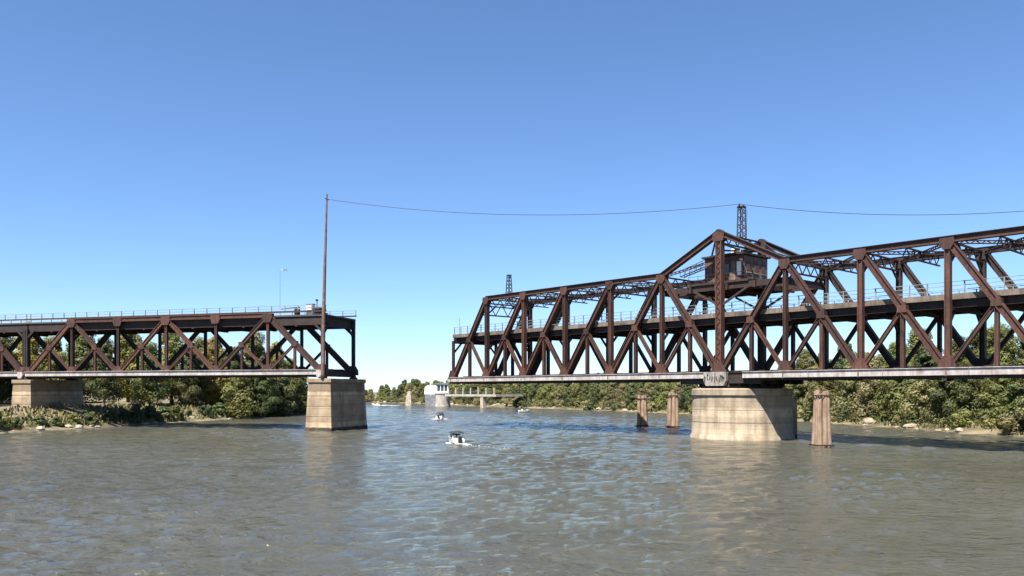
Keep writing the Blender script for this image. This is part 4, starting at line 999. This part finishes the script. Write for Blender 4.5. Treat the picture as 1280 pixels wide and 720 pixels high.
# far and right bank: two ragged rows behind the waterline
cum = [V(a, b_, 0) for a, b_ in R_POLY]
trees = []
dn = densify(cum[1:13], 1.0); i = 0; acc = 0
for row, (off, step, hk) in enumerate(((4.5, 5.6, 0.85), (10.5, 6.0, 1.08), (19.0, 8.0, 1.15))):
    k = rng.randrange(3)
    while k < len(dn) - 8:
        p = dn[k]; tn = (dn[min(k + 6, len(dn) - 1)] - dn[max(0, k - 6)]).normalized(); nr = V(-tn.y, tn.x, 0)
        q = p + nr * (off + rng.uniform(-1.4, 1.4))
        px = px_of(q) if q.y > 20 else 9999
        if 420 < px < 1330:
            # crown line read off the photograph
            line = [(420, 488), (455, 486), (490, 481), (511, 475), (535, 478), (600, 474), (700, 471), (800, 470), (880, 468), (960, 468), (985, 462), (1008, 442), (1060, 436), (1150, 424), (1280, 412), (1400, 405)]
            for (xa, ya), (xb, yb) in zip(line[:-1], line[1:]):
                if xa <= px <= xb: ty = ya + (yb - ya) * (px - xa) / (xb - xa); break
            z = ground_z(R_POLY, q.x, q.y)
            H = (height(ty, q.y) - z) * hk * rng.uniform(0.74, 1.06)
            kd = 'tall' if H > 13 else 'far'
            i = rng.randrange(6)
            trees.append((px, plant(kd, i, (q.x, q.y, z), max(4.0, H), rng.uniform(0, 6), rng.uniform(0.9, 1.2)), i, kd, row))
            k += max(3, int(step * rng.uniform(0.7, 1.35) * (1.0 if px < 1000 else 1.15)))
        else: k += 3
for row, rn in enumerate(('front row', 'middle row', 'rear row')):
    tr_ = sorted([q for q in trees if q[4] == row], key=lambda q: q[0])
    for k, (px, o, i, kd, _) in enumerate(tr_):
        me = PROTO[kd][i % len(PROTO[kd])][0]
        tag(o, '%s tree in the %s on the far bank, %s from the left' % (HUE[me.materials[0].name], rn, ordinal(k + 1)), 'tree', 'trees on the far bank')

# shrubs and boulders along the waterlines
bushes = []
for poly, side, lo, hi, bank_name in ((R_POLY[1:13], -1, 440, 1320, 'far bank'), (L_POLY[2:9], 1, -40, 420, 'left bank')):
    dn = densify([V(a, b_, 0) for a, b_ in poly], 1.0); k = 2; lst = []; rocks = []
    while k < len(dn) - 6:
        p = dn[k]; tn = (dn[min(k + 6, len(dn) - 1)] - dn[max(0, k - 6)]).normalized(); nr = V(tn.y, -tn.x, 0) * side
        q = p + nr * rng.uniform(1.6, 3.2)
        if p.y > 30 and lo < px_of(q) < hi:
            i = rng.randrange(4) if side < 0 else rng.choice((0, 2, 2))
            o = plant('bush', i, (q.x, q.y, ground_z(poly, q.x, q.y)), rng.uniform(1.6, 3.6), rng.uniform(0, 6), rng.uniform(0.9, 1.5), 'shrub'); lst.append((px_of(q), o, i))
            if rng.random() < 0.42:
                for _ in range(rng.choice((1, 1, 2, 3))):
                    rocks.append(p + nr * rng.uniform(-0.3, 2.6) + tn * rng.uniform(-2.5, 2.5))
        k += rng.choice((2, 3, 4, 5))
    lst.sort(key=lambda a: a[0])
    for n_, (px, o, i) in enumerate(lst):
        tag(o, '%s waterside shrub on the %s, %s from the left' % (HUE[PROTO['bush'][i][0].materials[0].name], bank_name, ordinal(n_ + 1)), 'shrub', 'shrubs along the ' + bank_name)
    rocks.sort(key=lambda p: px_of(p))
    for n_, q in enumerate(rocks):
        r = random.Random(n_ + int(abs(q.x) * 7)); mb = MB(); vs_ = []; fs = []
        nl, nm_ = 5, 8
        for a in range(nl):
            th = math.pi * (a + 0.5) / nl
            for c_ in range(nm_):
                ph = 2 * math.pi * c_ / nm_; dd = V(math.sin(th) * math.cos(ph), math.sin(th) * math.sin(ph), math.cos(th))
                rr = 1 + 0.35 * mnoise.noise(dd * 1.4 + V(n_ * 3.1, 0, 0)); vs_.append((dd.x * rr * 1.25, dd.y * rr, dd.z * rr * 0.7))
        for a in range(nl - 1):
            for c_ in range(nm_): fs.append((a * nm_ + c_, a * nm_ + (c_ + 1) % nm_, (a + 1) * nm_ + (c_ + 1) % nm_, (a + 1) * nm_ + c_))
        fs += [tuple(range(nm_))[::-1], tuple(range((nl - 1) * nm_, nl * nm_))]
        mb.add(vs_, fs); o = mb.build('boulder', 'rock' if bank_name == 'far bank' else 'driftwood', None, loc=(0, 0, 0)); s = 0.3 + 0.85 * r.random() ** 2.0; s *= (1.0 if bank_name == 'far bank' else 0.6)
        o.location = (q.x, q.y, max(0, ground_z(poly, q.x, q.y)) + s * 0.25); o.rotation_euler = (0, 0, r.uniform(0, 6)); o.scale = (s * 1.4, s, s)
        tag(o, 'pale boulder at the water edge of the %s, %s from the left' % (bank_name, ordinal(n_ + 1)), 'boulder', 'boulders along the ' + bank_name)

# dry grass and weeds on the banks
m, t, b = new_mat('dry_grass'); M['grass'] = m
tc = nd(t, 'ShaderNodeTexCoord'); n1 = nd(t, 'ShaderNodeTexNoise', i_Scale=0.25, i_Detail=4.0); t.links.new(tc.outputs['Object'], n1.inputs['Vector'])
t.links.new(ramp(t, n1.outputs[0], [(0.35, (0.05, 0.065, 0.02)), (0.5, (0.12, 0.115, 0.04)), (0.66, (0.22, 0.18, 0.075))]).outputs[0], b.inputs['Base Color']); b.inputs['Roughness'].default_value = 0.8
mb = MB(); gr = random.Random(3)
for poly, side, lo, hi, per in ((R_POLY[1:13], -1, 440, 1320, 26), (L_POLY[2:9], 1, -60, 400, 60)):
    dn = densify([V(a, b_, 0) for a, b_ in poly], 1.0)
    for k in range(2, len(dn) - 2):
        p = dn[k]; tn = (dn[min(k + 6, len(dn) - 1)] - dn[max(0, k - 6)]).normalized(); nr = V(tn.y, -tn.x, 0) * side
        if p.y < 60 or not lo < px_of(p) < hi: continue
        for _ in range(per):
            d = 0.8 + 15 * gr.random() ** 1.5
            q = p + nr * d + tn * gr.uniform(-0.6, 0.6)
            if mnoise.noise(V(q.x * 0.18, q.y * 0.18, 1.0)) < -0.28: continue
            z = ground_z(poly, q.x, q.y) - 0.1; h_ = gr.uniform(0.35, 0.95); w_ = gr.uniform(0.12, 0.3); a = gr.uniform(0, 3.14)
            ux, uy = math.cos(a) * w_, math.sin(a) * w_; lx, ly = gr.uniform(-.3, .3), gr.uniform(-.3, .3)
            mb.add([(q.x - ux, q.y - uy, z), (q.x + ux, q.y + uy, z), (q.x + lx + ux * .5, q.y + ly + uy * .5, z + h_), (q.x + lx * 1.4 - ux * .3, q.y + ly * 1.4 - uy * .3, z + h_ * 1.15)], [(0, 1, 2, 3)])
me = bpy.data.meshes.new('bank_grass'); me.from_pydata(mb.v, [], mb.f); me.materials.append(M['grass'])
o = bpy.data.objects.new('bank_grass', me); col.objects.link(o); tag(o, 'dry grass and weeds growing along the river banks', 'grass', kind='stuff')

# driftwood under the left trees
for px, py, L, a, tilt, lab in ((306, 521, 9.0, 0.25, 0.30, 'pale fallen trunk leaning at the water edge under the left truss'), (332, 519, 8.0, 2.85, 0.12, 'long pale drift log lying right of the leaning trunk'), (352, 517.5, 6.0, 0.2, 0.05, 'short pale drift log nearest the square pier')):
    p = on_water(px, py); d = V(math.cos(a) * math.cos(tilt), 0.25 * math.sin(a), math.sin(tilt)).normalized()
    root = empty('drift_log', (p.x, p.y, 0.3)); tag(root, lab, 'log', 'drift logs on the left bank')
    mb = MB(); pts = [d * (L * f) + V(0, 0, 0.25 * math.sin(f * 5)) - d * L / 2 + V(0, 0, L / 2 * abs(d.z)) for f in (0, 0.3, 0.6, 1)]
    mb.tube(pts, [0.42, 0.36, 0.28, 0.12], 9); mb.build('trunk', 'driftwood', root, smooth=True)
    mb = MB(); mb.tube([pts[2], pts[2] + V(0.6, 0.2, 1.2), pts[2] + V(0.8, 0.5, 2.1)], [0.16, 0.1, 0.03], 7); mb.build('branch', 'driftwood', root, smooth=True)
